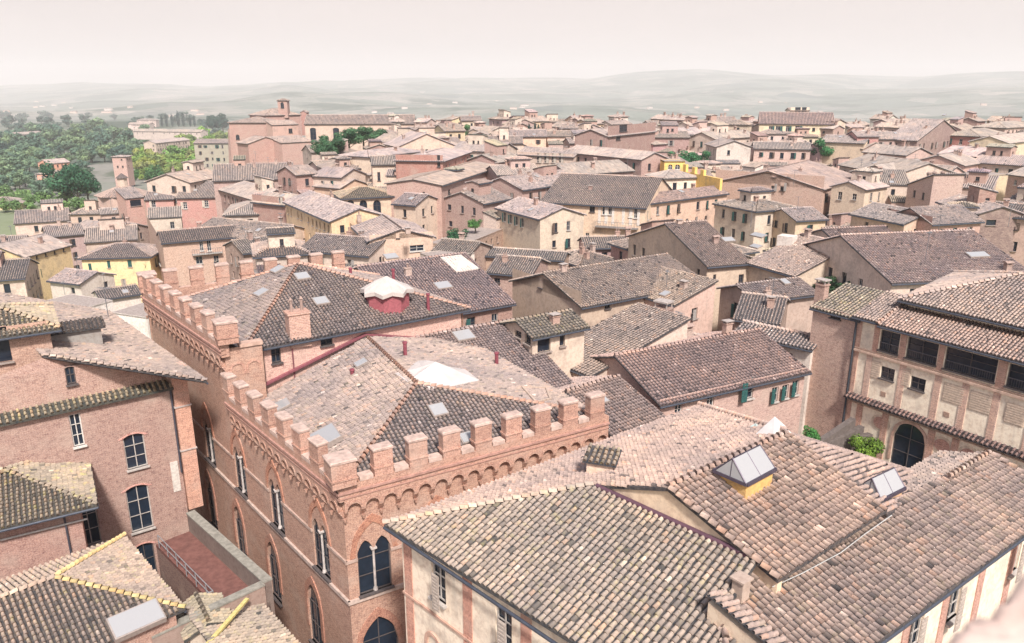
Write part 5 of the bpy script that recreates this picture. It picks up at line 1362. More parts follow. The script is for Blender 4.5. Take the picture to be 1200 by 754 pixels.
# far left quarter
h = H('bright yellow house with green shutters at left', 95, 302, 175, 300, 10.5, ('r', 130, 286), 'hip', 's', (.86, .68, .40), drop=16, auto=None, nch=1, tint=(1, .95, .92),
      wins={'F': [(103, 309, 108, 317, 'cn'), (125, 306, 130, 314, 'cn'), (149, 305, 155, 313, 'cn'), (101, 330, 104, 339, 'ge'), (127, 328, 131, 337, 'ge'), (143, 327, 147, 335, 'ge')]})
h = H('white gable annexe left of the bright yellow house', 58, 328, 94, 332, 8.5, 7, 'gx', 's', PALE, auto=W_, nch=0, drop=14)
h = H('long mustard house with small square windows far left', 28, 301, 82, 287, 9.5, ('r', 20, 282), 'gx', 's', (.82, .63, .38), drop=14, auto=None, nch=1, wins={'F': [(31 + 10.5 * k, 301 - 2.8 * k, 34 + 10.5 * k, 306 - 2.8 * k, 'k') for k in range(5)]})
h = H('low pinkish roof at the far left edge beyond the mustard house', -30, 300, 27, 296, 8.5, 14, 'gx', 'b', ROSE, drop=14, nch=1)
h = H('dark slate toned low roof at left edge above the mossy tower', -40, 330, 28, 325, 9.5, 12, 'gx', 's', CREAM, drop=14, tint=T3, nch=0)
h = H('brick and cream house with a white balcony and dark doors', 190, 284, 285, 276, 14.5, ('c', 175, 276), 'gx', 'b', (.60, .42, .33), drop=16, tint=(.98, .92, .9), nch=1, auto=None, pitch=.3,
      wins={'F': [(233, 282, 239, 294, 'w'), (242, 282, 248, 294, 'w'), (275, 281, 281, 291, 'k'), (229, 301, 238, 309, 'g'), (250, 300, 257, 308, 'g')], 'L': [(178, 299, 181, 307, 'gn'), (186, 303, 189, 312, 'gn')]})
WP = h.walls['F']; u0, z0_ = WP.uz(225, 298); u1, _ = WP.uz(260, 297)
strip_box(WP, u0, u1, z0_ - .15, z0_, .9).build('balcony', M['stone'], h.root, (.45, .42, .40))
m = MB(); m.bar(WP.at(u0, z0_ + .9, .9), WP.at(u1, z0_ + .9, .9), .04, 4)
for k in range(14): q = u0 + (u1 - u0) * k / 13; m.bar(WP.at(q, z0_, .9), WP.at(q, z0_ + .9, .9), .03, 4)
m.build('railing', M['metal'], h.root, (.2, .2, .22))
h = H('pale walled yard house with tiled strip between left palace and battlements', 118, 350, 164, 343, 7.5, 5, 'gx', 's', PALE, drop=10, nch=0, auto=W_)
for i, (x0, y0, x1, y1, z, lb) in enumerate(((60, 372, 132, 352, 10, 'long white terrace wall behind the grey roof at left'), (130, 366, 172, 372, 9, 'white terrace wall nearest to the battlemented corner'))):
    h = H(lb, x0, y0, x1, y1, z, 9, 'flat', 's', (.80, .74, .69), drop=12, name='terrace_house', cat='terrace', auto=None, nch=0)
h = H('pink house with white shutters and green gutter left of the long brick house', 170, 234, 203, 233, 13.5, 9, 'gx', 's', (.62, .36, .32), drop=18, auto=None, nch=1, wins={'F': [(177, 235, 183, 243, 'wl')]})
h = H('lower pale lean-to below the pink house', 174, 256, 212, 254, 11.5, 5, 'sf', 's', (.66, .56, .48), drop=14, auto=None, nch=0)
h = H('long brick house with two white shuttered windows', 207, 232, 262, 231, 14, ('r', 230, 213), 'gx', 'b', (.58, .32, .28), drop=18, auto=None, nch=1, wins={'F': [(214, 237, 220, 245, 'wl'), (239, 235, 245, 243, 'wl')]})
h = H('slim tower house with open loggia top at left', 147, 233, 168, 231, 13, 6, 'sf', 'b', (.60, .38, .32), drop=18, auto=None, nch=0, wins={'F': [(152, 235, 166, 241, 'd')]})
h = H('hipped pale roof at the corner of the lane behind the balcony house', 263, 252, 324, 250, 15.5, ('r', 290, 233), 'hip', 's', (.64, .55, .48), drop=16, nch=0, auto=None)
h = H('brick gable house with one shuttered window above the long yellow house', 296, 236, 334, 240, 18, 8, 'gx', 'b', (.48, .30, .25), nch=1, auto=None, wins={'F': [(326, 231, 332, 240, 'wl')]})
h = H('flat topped brick house end left of the long yellow house', 258, 222, 298, 234, 17.5, 10, 'gx', 'b', (.48, .32, .28), nch=1)
h = H('broad ribbed roof in front of the hipped pale roof', 225, 272, 320, 282, 14.5, ('r', 275, 258), 'gx', 's', CREAM, nch=1, tint=(.95, .93, .92))
h = H('low roofs cluster house beside the balcony house at right', 285, 296, 330, 290, 15, 8, 'gx', 'r', (.5, .38, .33), nch=2)
h = H('pale tented roof just behind the rear battlements', 300, 300, 360, 296, 17, 9, 'hip', 's', (.6, .5, .44), nch=1, tint=(1.1, 1.05, 1.0))
h = H('narrow roof behind the rear battlements near the double chimney', 352, 292, 432, 299, 17, 9, 'gx', 's', CREAM, nch=2)
h = H('wide dark roof spreading below the great church', 250, 212, 345, 209, 19.5, ('r', 300, 192), 'gx', 'b', (.5, .36, .32), nch=3, tint=T3)
h = H('flat roofed row at left of the dark roof below the church', 222, 214, 262, 206, 17.5, 12, 'gx', 's', CREAM, nch=2, tint=(1.05, .98, .95))
h = H('small brick gable between church roofs and the cream tall house', 347, 205, 372, 203, 21.5, 9, 'gx', 'b', (.52, .33, .28), nch=1)
h = H('low grey roofed house in front of the tall cream house', 366, 206, 400, 208, 21, 9, 'gx', 's', CREAM, nch=2)
h = H('tall cream house with two long windows right of the church trees', 399, 182, 432, 184, 24, ('r', 420, 168), 'hip', 's', (.74, .60, .48), drop=20, nch=1, auto=None, pitch=.22, wins={'F': [(406, 192, 409, 204, 'k'), (418, 194, 421, 206, 'k')]})
h = H('cream house with an oval window and stepped roofs', 436, 193, 490, 192, 23.5, 9, 'gx', 's', (.70, .56, .46), drop=18, nch=0, auto=None, wins={'F': [(442, 202, 446, 212, 'k'), (470, 210, 475, 214, 'k', 'round')]})
h = H('lower lean-to roof of the stepped cream house', 453, 206, 491, 206, 22.2, 3, 'sf', 's', (.70, .56, .46), nch=0, auto=None)
h = H('wide cream gable facing the square behind the tall cream house', 467, 172, 532, 170, 24.5, 14, 'gy', 's', (.74, .56, .46), nch=1, auto=None, pitch=.4)
h = H('grey roof between the church nave and the cream gable', 436, 166, 478, 168, 24.2, 12, 'gx', 's', CREAM, nch=1)
# middle distance right of centre
L_ = [
 ('house with four closed pale shutters under a grey gable', 606, 181, 672, 184, 24, 9, 'gx', 's', (.66, .52, .44), dict(wins={'F': [(629 + 8.6 * k, 180, 634.6 + 8.6 * k, 191, 'cl') for k in range(4)]}, auto=None)),
 ('brown roofed brick house left of the shuttered house', 583, 205, 634, 203, 22.5, 9, 'gx', 'b', (.52, .38, .34), {}),
 ('brick house with sagging roof behind the balcony palace', 612, 222, 682, 212, 21.5, 11, 'gx', 'b', (.55, .38, .33), {}),
 ('rambling brick house with patched tiles above the balcony palace', 668, 205, 742, 200, 22.5, 11, 'gx', 'b', (.5, .36, .32), {}),
 ('long brick wing sloping down towards the yellow terrace', 662, 178, 752, 187, 24.8, 8, 'gx', 'b', (.48, .33, .29), {}),
 ('tallest brown brick house on the skyline left of centre with dark windows', 712, 160, 768, 154, 28, 10, 'gx', 'b', (.45, .30, .26), dict(wins={'F': [(726, 147, 735, 154, 'k'), (722, 159, 727, 164, 'k')]}, auto=None, nch=2)),
 ('brick house with narrow pilaster right of the tallest brown house', 766, 161, 808, 161, 26.2, 9, 'gx', 'b', (.46, .31, .28), {}),
 ('low roof cluster on the skyline between brick house and yellow belvedere house', 800, 158, 846, 156, 26.5, 10, 'gx', 's', PINK, dict(nch=3)),
 ('dark ridged roof left of the yellow belvedere house', 838, 163, 888, 160, 26, 10, 'gx', 's', CREAM, dict(nch=2)),
 ('pale tall blank wall house with lean gable in the middle distance', 840, 172, 880, 172, 25, 12, 'gy', 's', (.68, .60, .54), dict(auto=None)),
 ('pinkish roof below the yellow belvedere house', 884, 174, 950, 175, 24.2, 9, 'gx', 's', PINK, {}),
 ('white fronted small house beside the yellow crenellated wall', 759, 205, 778, 209, 22, 8, 'hip', 's', (.82, .72, .60), dict(nch=0)),
 ('house with shuttered row under the round green tree', 962, 166, 1013, 168, 25, 10, 'gx', 's', (.7, .55, .42), dict(nch=1, auto=('d', 1.2, 1.4, 4., 1))),
 ('broad grey roof with a dark window row under it right of the green tree', 984, 193, 1050, 205, 22.5, ('r', 1030, 183), 'gx', 's', CREAM, dict(auto=('d', 1.4, 1.2, 3, 1))),
 ('second wing of the broad grey roof turning uphill', 1052, 205, 1100, 197, 22.5, 10, 'gx', 's', CREAM, dict(auto=None)),
 ('pinkish gabled house with green shutters near the right skyline', 1068, 190, 1130, 194, 23.5, 12, 'gy', 's', (.62, .42, .36), dict(auto=('gn', .9, 1.4, 4, 2))),
 ('brick house with a large round arched window at upper right', 1130, 158, 1148, 159, 26.5, 10, 'hip', 'b', (.52, .26, .22), dict(auto=None, nch=0)),
 ('pale roofed brick block with tall arched windows near the right edge', 1148, 160, 1180, 157, 26.5, 10, 'hip', 'b', (.52, .24, .21), dict(auto=None, nch=0, wins={'F': [(1158, 163, 1170, 176, 'w', 'round')]})),
 ('small belvedere with balustrade at the right edge skyline', 1178, 150, 1215, 148, 27.5, 10, 'hip', 's', PINK, dict(nch=1)),
 ('cream wall house at right edge under the belvedere', 1182, 168, 1220, 163, 25.5, 10, 'gx', 's', (.8, .64, .48), {}),
 ('low roofs on the right skyline with dark gable', 1075, 165, 1128, 160, 25.8, 9, 'gy', 'r', (.42, .32, .3), {}),
 ('grey roofed row left of the right skyline gable', 1022, 163, 1078, 163, 26, 10, 'gx', 'b', (.5, .35, .32), dict(nch=3)),
 ('brick house with chunky chimney stacks on the skyline', 1005, 160, 1030, 160, 26.8, 8, 'gx', 'b', (.55, .3, .27), dict(nch=2)),
 ('house with scalloped tile eave and brick lean-to near the right edge', 1102, 218, 1162, 222, 21.5, 6, 'sf', 'b', (.58, .42, .36), dict(auto=('d', 1, 1, 4, 1))),
 ('cream terrace house with red flower pots at right', 1120, 208, 1185, 204, 22, 9, 'flat', 's', (.74, .60, .42), dict(auto=None, nch=0)),
 ('brick house with white window at the right edge', 1182, 204, 1230, 210, 22.8, 10, 'gx', 'b', (.5, .34, .3), dict(auto=('w', .9, 1.4, 3, 2))),
 ('small square brick tower house with one shuttered window right of centre', 1064, 216, 1092, 222, 21.8, 6, 'sl', 'b', (.58, .42, .36), dict(auto=('d', .9, 1.8, 3, 1))),
 ('low ribbed roof left of the small square tower house', 1028, 216, 1066, 217, 21.2, 7, 'sf', 's', CREAM, {}),
 ('tall cream house with green shutter beside the long brick facade', 1014, 222, 1040, 218, 21.2, 7, 'gx', 's', (.70, .56, .44), dict(auto=('gn', .9, 1.6, 3, 1))),
 ('double gabled house with arched dark openings at right', 998, 250, 1060, 262, 19.5, 9, 'gx', 's', (.66, .48, .38), dict(auto=('d', .8, .8, 4, 1), nch=0)),
 ('brick gable with round attic openings beside the double gabled house', 1042, 252, 1092, 262, 19.8, 10, 'gy', 'b', (.60, .38, .32), dict(auto=None, nch=0, pitch=.4, wins={'F': [(1048, 246, 1058, 257, 'k', 'round'), (1040, 244, 1045, 249, 'k', 'round')]})),
 ('scalloped tile topped wall with pilasters near the right edge', 1088, 255, 1152, 258, 19.3, 3, 'sf', 's', (.68, .52, .42), dict(auto=None, nch=0)),
 ('dark courtyard house with steep verge at right', 1100, 236, 1148, 250, 20.5, 7, 'gx', 'r', (.35, .27, .25), dict(auto=('d', 2, 1.2, 3, 1))),
 ('pink buttressed house at the right edge with flat tiled sheds', 1150, 250, 1215, 256, 20, 9, 'gx', 's', (.64, .46, .40), dict(nch=2)),
 ('small white shed roofed house at the far right edge', 1172, 240, 1220, 246, 21, 6, 'sf', 's', (.74, .66, .56), dict(nch=0)),
 ('low roof with chimney row in front of the pinkish gabled house', 1060, 200, 1110, 204, 22.2, 8, 'gx', 's', PINK, dict(nch=2)),
 ('grey roof stepping down behind the cream terrace house', 1140, 190, 1200, 194, 23.6, 10, 'gx', 's', CREAM, dict(nch=2)),
 ('roof mass left of the arched window block', 1100, 180, 1150, 184, 24.6, 10, 'gx', 'b', (.5, .36, .33), dict(nch=2)),
 ('distant pale roof in front of the chunky chimney stacks', 1012, 178, 1062, 182, 24.2, 10, 'gx', 's', PINK, dict(nch=2)),
 ('small red gabled house on the left skyline beside a green tree', 554, 158, 571, 158, 26.5, 8, 'gy', 'b', (.52, .28, .25), dict(nch=0, auto=None)),
 ('pink villa roof on the left skyline near two cypresses', 590, 160, 640, 160, 26, 10, 'gx', 's', (.78, .55, .42), dict(nch=1)),
 ('flat topped roofs right of the small red gabled house', 572, 168, 612, 168, 25.2, 10, 'gx', 's', CREAM, dict(nch=2)),
 ('pale sloping roof right of the wide cream gable', 530, 176, 585, 178, 24.4, 11, 'gx', 's', CREAM, dict(nch=1)),
 ('brick corner house between tower house and shuttered house', 584, 190, 612, 186, 23.8, 9, 'gx', 'b', (.5, .34, .3), dict(nch=1)),
]
for t in L_:
    H(t[0], *t[1:5], t[5], t[6], t[7], t[8], t[9], **t[10])
# yellow house with belvedere
h = H('pale yellow house with green shutters and a rooftop belvedere on the skyline', 890, 145, 978, 146, 28.0, ('r', 930, 132), 'gx', 's', (.80, .68, .48), drop=10, nch=0, auto=None, tint=(1.05, .95, .92),
      wins={'F': [(901, 148, 905, 155, 'gn'), (909, 148, 914, 155, 'gn'), (921, 148, 925, 155, 'gn'), (932, 148, 937, 155, 'gn'), (952, 150, 955, 154, 'k')]})
block(h.root, P(926, 133, 30), P(948, 133, 30), 31.2, 6, 'gx', .3, 5, 's', (.74, .62, .5), (1, .95, .92, 0), {'F': [(932, 126, 938, 131, 'k'), (940, 126, 945, 131, 'k')]})
# orange crenellated garden wall
yw = thing('yellow_parapet_house', P3(800, 205, 20), 'bright yellow house with stepped battlemented garden wall and two arched openings', 'house')
a, b = P(778, 203, 22), P(802, 203, 22); r = block(yw, a, b, 24.6, 5, 'flat', wins={'F': [(783, 193, 788, 199, 'w', 'round'), (791, 193, 797, 199, 'w', 'round')]}, col=(.88, .60, .20), drop=14)
a, b = P(802, 207, 21.5), P(845, 216, 21.5); d_ = (b - a).normalized(); L9 = (b - a).length; m = MB()
m.box(((a.x + b.x) / 2, (a.y + b.y) / 2, 12), (L9, .6, 10.6), math.atan2(d_.y, d_.x), True)
for f in (.02, .28, .52): c9 = a + d_ * L9 * f; m.box((c9.x, c9.y, 22.5), (1.3, .6, 1.7 - f), math.atan2(d_.y, d_.x), True)
m.build('battlement', M['s'], yw, (.88, .60, .20))
# great church
ch = thing('basilica', P3(400, 165, 10), 'great brick basilica with long low nave, domed crossing and small square bell turret', 'church')
CB = (.52, .34, .29); CT = (1, .95, .92, 0)
block(ch, P(357, 145.5, 27), P(485, 145, 27), 27, 15, 'gx', .42, 16, 's', (.66, .50, .42), CT, {'F': [(363, 150, 371, 164, 'k', 'seg'), (390, 150, 398, 163, 'k', 'seg'), (456, 150, 463, 155, 'k')]})
block(ch, P(268, 144, 27.3), P(319, 144, 27.3), 27.3, 18, 'hip', .22, 17, 'b', CB, CT, {'F': [(276, 158, 281, 164, 'k', 'round')]})
block(ch, P(311, 135.5, 29.8), P(352, 134.5, 29.8), 29.8, 14, 'hip', .35, 14, 'b', CB, CT)
block(ch, P(319, 147, 26.6), P(349, 146, 26.6), 26.6, 5, 'sf', .3, 14, 's', (.62, .42, .36), CT, {'F': [(338, 151, 343, 156, 'k')]})
block(ch, P(325, 118, 35.6), P(336, 118, 35.6), 35.6, 3.6, 'hip', .35, 7, 'b', CB, CT, {'F': [(328.5, 120, 333, 127, 'k', 'round')]}, oh=.3)
block(ch, P(352, 132, 30.2), P(359, 132, 30.2), 30.2, 4, 'gy', .5, 10, 'b', (.5, .28, .24), CT, oh=.2)
block(ch, P(291, 172, 20.5), P(332, 165, 22), 21.5, 9, 'gy', .3, 12, 'b', (.55, .34, .29), CT)
block(ch, P(330, 168, 21.5), P(366, 166, 21.5), 21.5, 9, 'sf', .2, 12, 'b', (.58, .38, .33), CT)
for x in (269,):
    a = P(x, 144, 27.3); m = MB(); m.frustum((a.x, a.y, 8), 2.2, .9, 17.0, 4); m.build('buttress', M['b'], ch, CB)
# chapel with a lantern
cp = thing('octagonal_chapel', P3(133, 240, 0), 'eight sided brick chapel with conical tiled roof and little lantern at left', 'chapel')
a = P(134, 231, 9.5); cx, cy = a.x, a.y + 6
m = MB(); m.frustum((cx, cy, -8), 7.6, 7.6, 17.4, 8); m.build('wall', M['s'], cp, (.58, .42, .36))
oc = [Vector((cx + 8.2 * math.cos(k * math.tau / 8 + .39), cy + 8.2 * math.sin(k * math.tau / 8 + .39), 9.4)) for k in range(8)]; tp = Vector((cx, cy, 12.4))
make_roof(cp, [[oc[k], oc[(k + 1) % 8], tp] for k in range(8)], [], (1.05, .95, .9, 0))
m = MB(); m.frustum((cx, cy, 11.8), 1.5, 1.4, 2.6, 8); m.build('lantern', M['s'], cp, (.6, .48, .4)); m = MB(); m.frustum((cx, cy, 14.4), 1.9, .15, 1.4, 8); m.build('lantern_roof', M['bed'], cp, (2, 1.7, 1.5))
for x in (112, 116): 
    p = P(x, 247, 5); m = MB(); m.box((p.x - .2, cy - 7.75, 3.4), (.8, .3, 3.6), 0, True); m.build('window', M['glass'], cp, GLASS)
# roofs right of the cream palace
H('low tile roof at the right edge between the cream palace and the loggia palace', 1150, 575, 1290, 560, 18.5, 8, 'gx', 's', CREAM, auto=None, nch=0) if False else None
H('small tiled annexe beside the eight sided chapel', 82, 251, 117, 250, 7.5, 8, 'hip', 's', (.6, .45, .38), drop=14, nch=0, auto=None)
H('pale annexe in front of the eight sided chapel', 118, 251, 147, 249, 8, 6, 'gx', 's', (.62, .46, .4), drop=14, nch=0, auto=None)
H('rubble roofed yard house below the chapel', 85, 268, 145, 272, 7.5, 8, 'gx', 'r', (.52, .42, .38), drop=12, nch=2)
H('grey roofed house behind the bright yellow house', 100, 284, 160, 280, 9.5, 12, 'gx', 's', (.6, .48, .42), drop=12, nch=3)
H('pinkish roofed house below the dark tree at left', 17, 262, 80, 258, 5.5, ('r', 45, 246), 'gx', 's', (.66, .5, .44), drop=12, nch=1)
H('brown roofed row between pinkish roof and mustard house', 55, 278, 98, 274, 7.5, 10, 'gx', 'b', (.5, .36, .34), drop=12, nch=2)
H('yellow house at left edge below the wooded slope', -20, 240, 25, 238, 2, 10, 'hip', 's', (.84, .66, .42), drop=12, nch=0, auto=('d', .9, 1.4, 3, 2))

# filler: crowded old town roofs seen in the gaps
def zc(r, az):
    def il(t, pts):
        for (a, b), (c, d) in zip(pts, pts[1:]):
            if t <= c: return b + (d - b) * max(0, t - a) / (c - a)
        return pts[-1][1]
    if az < -14: return il(r, [(60, 12), (110, 9), (150, 6), (200, 5.5), (260, 4)])
    return il(r, [(60, 13), (90, 13.5), (120, 15.5), (160, 18), (200, 20), (250, 22), (300, 23.5), (380, 24.5)])
KEEP = {13,14,15,16,22,24,30,35,38,50,51,58,69,76,77,86,87,96,97,105,115,116,125,136,137,138,140,154,159,161,169,170,172,174,178,179,181,183,191,194,198,204,205,206,207,214,215,217,234,237,239,240,246,247,256,258,260,261,262,267,272,281,282,283,285,286,288,291,303,304,305,306,308,313,314,317,318,319,328,329,331,333,336,337,339,343,345,346,347,349,356,357,359,360,361,362,366,367,369,372,374,378,381,382,386,388,389,393,394,396,397,407,419,420,427,429,430,437,438,442}
USED = set(); FILL = {}
R2_ = random.Random(99)
nf_ = 0
r_ = 78.
while r_ < 365:
    daz = math.degrees(9.6 / r_); az = -24.
    while az < 36:
        az += daz * R2_.uniform(.9, 1.2); rr = r_ + R2_.uniform(-3, 3)
        if az < -15 and rr > 175: continue
        if az < -9 and rr > 255: continue
        if az < 2 and az > -9 and rr > 335: continue
        x, y = rr * math.sin(rad(az)), rr * math.cos(rad(az)); q = Vector((x, y)); bad = False
        if rr < 175:
            for (c, u, hl, hd_, zz) in FOOT:
                d = q - c
                if abs(d.dot(u)) < hl + 3 and abs(d.dot(Vector((-u.y, u.x)))) < hd_ + 3: bad = True; break
        # keep clear of the palace and the loggia house
        dp = q - pc
        if -14 < dp.dot(fx) < 26 and -5 < dp.dot(fy) < 40: bad = True
        dd = q - cD
        if -8 < dd.dot(du) < 30 and -6 < dd.dot(dv) < 18: bad = True
        if bad: continue
        # slip beneath named houses that stand in front or around
        ze = zc(rr, az) + (R2_.uniform(-1.3, .6) if rr < 115 else R2_.choice((-1, 0, .6, 1.6, 2.8, 4.0)) + R2_.uniform(-.8, .6) if az > -13 else R2_.uniform(-1, 1.5))
        for (c, u, hl, hd_, zz) in FOOT:
            d = q - c
            if d.length < 12 or (rr < 150 and d.length < 15): ze = min(ze, zz - 1.5)
        sx_ = 600 + FPX * x / (y * CP + (CAM_H - ze) * SP); hw_ = 9 * FPX / rr
        for nn in NAMED:
            X0, X1, YB, RN = nn[2]
            if rr < RN - 2 and sx_ + hw_ > X0 and sx_ - hw_ < X1:
                yb = YB + 5.0 * FPX / RN; a9 = PITCH + math.atan((yb - 377) / FPX); ze = min(ze, CAM_H - (rr - 3) * math.tan(a9) - 1.9)
        if ze < zc(rr, az) - 7: ze = -99
        nf_ += 1
        if ze < -50: continue
        if KEEP and nf_ not in KEEP: continue
        R.seed(5000 + nf_)
        ang = R.choice((30, 30, -58, -58, 10, -25)) + R.uniform(-8, 8); w2 = R.uniform(6, 11.5); dd2 = R.uniform(6, 9.5)
        ud = Vector((math.cos(rad(ang)), math.sin(rad(ang)))); vd = Vector((-ud.y, ud.x))
        a = q - ud * w2 / 2 - vd * dd2 / 2; b = q + ud * w2 / 2 - vd * dd2 / 2
        k = R.randrange(8); mt, cc, wn_ = (('s', CREAM, 'cream'), ('s', PINK, 'pinkish'), ('s', (.62, .5, .42), 'buff'), ('b', BRICK, 'brick'), ('b', ROSE, 'dull red brick'), ('b', (.52, .36, .32), 'brown brick'), ('s', PALE, 'pale'), ('s', (.7, .52, .38), 'warm plaster'))[k]
        rt_ = R.choice(('gx', 'gx', 'gy', 'hip')); pt_ = R.uniform(.27, .38); t = R.uniform(.86, 1.2)
        zs = ze; f = Vector((q.x, q.y, ze + 1 - CAM_H)); fw = f.y * CP - f.z * SP; sx, sy = 600 + FPX * f.x / fw, 377 - FPX * (f.y * SP + f.z * CP) / fw
        near_ = sorted(NAMED, key=lambda n: math.hypot((n[0][0] - sx), (n[0][1] - sy) * 2.2))[:6]; lab = None
        for (nx_, ny_), nl, _r in near_:
            words = nl.split(); cut = next((i for i, w9 in enumerate(words) if i > 1 and w9 in ('with', 'under', 'behind', 'left', 'right', 'below', 'beside', 'above', 'in', 'at', 'on', 'facing', 'running', 'spreading', 'between', 'near', 'beyond', 'directly', 'stepping', 'sloping', 'wedged', 'going', 'turning', 'standing', 'of')), 7)
            ref = ' '.join(words[:min(cut, 8)]); dx, dy = sx - nx_, (sy - ny_) * 2.2
            rel = ('right of' if dx > 0 else 'left of') if abs(dx) > abs(dy) else ('beyond' if dy < 0 else 'in front of')
            for sz_ in ('', 'just ', 'a little way '):
                l9 = '%s %s house %s%s the %s' % (wn_, {'gx': 'ridge roofed', 'gy': 'gable fronted', 'hip': 'hip roofed'}[rt_], sz_, rel, ref)
                if l9 not in USED and len(l9.split()) <= 16: lab = l9; break
            if lab: break
        USED.add(lab)
        root = thing('house', (q.x, q.y, ze - 9), lab, 'house', 'crowded houses of the old town')
        rb = block(root, a, b, ze, dd2, rt_, pt_, 12, mt, tuple(v * R.uniform(.93, 1.07) for v in cc), (t, t * .97, t * R.uniform(.9, .97), 0), auto=('dk', .9, 1.3, R.uniform(2.6, 3.6), 2) if rr < 300 else ('d', 1, 1.3, 4, 1))
        FILL[root] = nf_
        additions(root, rb, mt, cc, (t, t * .97, t * .94), rr > 110)
        for i in range(R.choice((1, 2, 2, 3))):
            p = rb.at(rb.L * R.uniform(.15, .85), rb.D * R.uniform(.2, .8), 0); z = zroof(rb.roof, p)
            if z: chimney(rb.roof, (p.x, p.y, z - .05), R.uniform(.9, 1.6), .75, R.choice((0, 1, 2, 3)), R.choice([(.50, .34, .28), (.55, .42, .36)]), rad(ang))
    r_ += 10.5
R.seed(77)


# ================================================================== VALLEY AND TREES
def ground_hit(x, y):
    r = ray(x, y).normalized(); c = Vector((0, 0, CAM_H)); t = 60.
    while t < 12000:
        p = c + r * t
        if p.z < terr(p.x, p.y): return p
        t += max(1.5, t * .006)
    return c + r * 9000
def gtree(kind, x, ytop, ybase, col, label, group=None, name=None, wide=1.):
    p = ground_hit(x, ybase); d = p.length; hgt = (ybase - ytop) / FPX * math.hypot(p.x, p.y) * 1.0
    nat = {'broad': 8.6, 'big': 8.6, 'cypress': 10.5}[kind]; s = hgt / nat
    return tree(kind, (p.x, p.y, p.z - .3), s * wide, col, label, group, name, s)
rt = random.Random(5)
for (x, yt, yb, w_) in ((78, 198, 240, 1.0), (93, 200, 241, .95), (104, 204, 238, .8)):
    gtree('big', x, yt, yb, (.03, .085, .055), {78: 'left tree of the dark group below the orange villa', 93: 'middle tree of the dark group below the orange villa', 104: 'smallest right tree of the dark group below the orange villa'}[x], wide=w_)
for i in range(9): gtree('cypress', 4 + i * 3.2, 165 + rt.uniform(-2, 4), 187, (.03, .055, .06), 'dark cypress in the row at the left edge above the wooded valley', 'cypress row at the left edge')
for i in range(7): gtree('cypress', 190 + i * 6.5 + rt.uniform(-1, 1), 131 + rt.uniform(-1, 5), 149, (.03, .055, .06), 'far dark cypress in the clump left of the basilica', 'cypress clump left of the basilica')
for x, t_, b_x in ((250, 138, 158), (262, 136, 158)): gtree('big', x, t_, b_x, (.02, .055, .05), 'dark tree by the %s of the basilica choir' % ('far left' if x == 250 else 'near left'))
for i in range(190):
    x = rt.uniform(0, 175); yb = rt.uniform(160, 236)
    if x < 40 and yb > 225: continue
    if x > 105 and yb > 193: continue
    g_ = rt.uniform(0, 1); gtree('broad', x, yb - rt.uniform(10, 19), yb, tuple(a * (1 - g_) + b * g_ for a, b in zip((.06, .115, .105), (.13, .19, .115))), 'round crowned tree on the wooded slope at left', 'woodland trees on the left slope', wide=1.25)
for i in range(120):
    x = rt.uniform(0, 265); yb = rt.uniform(140, 172)
    if 130 < x < 235 and yb > 150: continue
    gtree('broad', x, yb - rt.uniform(5, 9), yb, (.07, .11, .11), 'hazy round tree in the valley beyond the slope', 'hazy valley trees', wide=1.5)
for i in range(70):
    x = rt.uniform(160, 268); yb = 220 - (x - 168) * .28 + rt.uniform(-26, 4)
    gtree('broad', x, yb - rt.uniform(14, 22), yb, tuple(v * rt.uniform(.8, 1.2) for v in (.16, .23, .07)), 'light green tree on the bank below the basilica', 'light green trees below the basilica', wide=1.2)
for i in range(34):
    x = rt.uniform(-5, 108); yb = rt.uniform(230, 250); gtree('broad', x, yb - rt.uniform(9, 14), yb, (.11, .19, .08), 'shrubby tree on the bank above the left houses', 'bank shrubs above the left houses', wide=1.3)
gtree('big', 158, 200, 219, (.05, .14, .05), 'single bright tree beside the chapel lantern')
gtree('big', 183, 196, 222, (.05, .12, .05), 'tall green tree right of the garden lawn'); gtree('big', 211, 168, 190, (.02, .06, .045), 'dark spreading tree against the long villa roof')
def ctree(x, ytop, z, s, col, label, kind='big', wide=1., name=None, ybase=None):
    """tree among the roofs: crown top at a pixel, at height z"""
    p = P(x, ytop, z); h_ = 8.6 * s; return tree(kind, (p.x, p.y, z - h_), s * wide, col, label, name=name, sz=s)
for i, (x, y, z, s, lb) in enumerate(((376, 164, 26, .75, 'low dark tree at the foot of the basilica nave, leftmost'), (390, 160, 26.5, .8, 'dark tree under the basilica nave windows'), (408, 151, 27.4, .9, 'rounded green tree in front of the basilica nave'), (425, 149, 27.5, .8, 'green tree right of centre before the basilica nave'), (441, 150, 27.3, .75, 'rightmost green tree before the basilica nave'))):
    ctree(x, y, z, s, (.04, .10, .055), lb, wide=1.5)
ctree(541, 147, 28, .7, (.05, .14, .06), 'bright green tree on the skyline by the small red gable', wide=1.2)
ctree(620, 145, 28, .5, (.02, .05, .05), 'left skyline cypress near the pink villa', 'cypress'); ctree(627, 145, 28, .5, (.02, .05, .05), 'middle skyline cypress near the pink villa', 'cypress'); ctree(631, 146, 27.8, .45, (.02, .05, .05), 'right skyline cypress near the pink villa', 'cypress')
ctree(967, 164, 25.5, .85, (.03, .11, .05), 'round deep green tree among the roofs right of the yellow belvedere house', wide=1.35)
ctree(798, 177, 24.2, .75, (.035, .12, .06), 'green tree behind the yellow battlemented wall', wide=1.5); ctree(818, 178, 24.0, .6, (.035, .12, .06), 'smaller green tree right of the yellow battlements tree', wide=1.5)
ctree(893, 168, 24.2, .35, (.20, .19, .07), 'yellowish bush beside the pale blank wall house', wide=1.6)
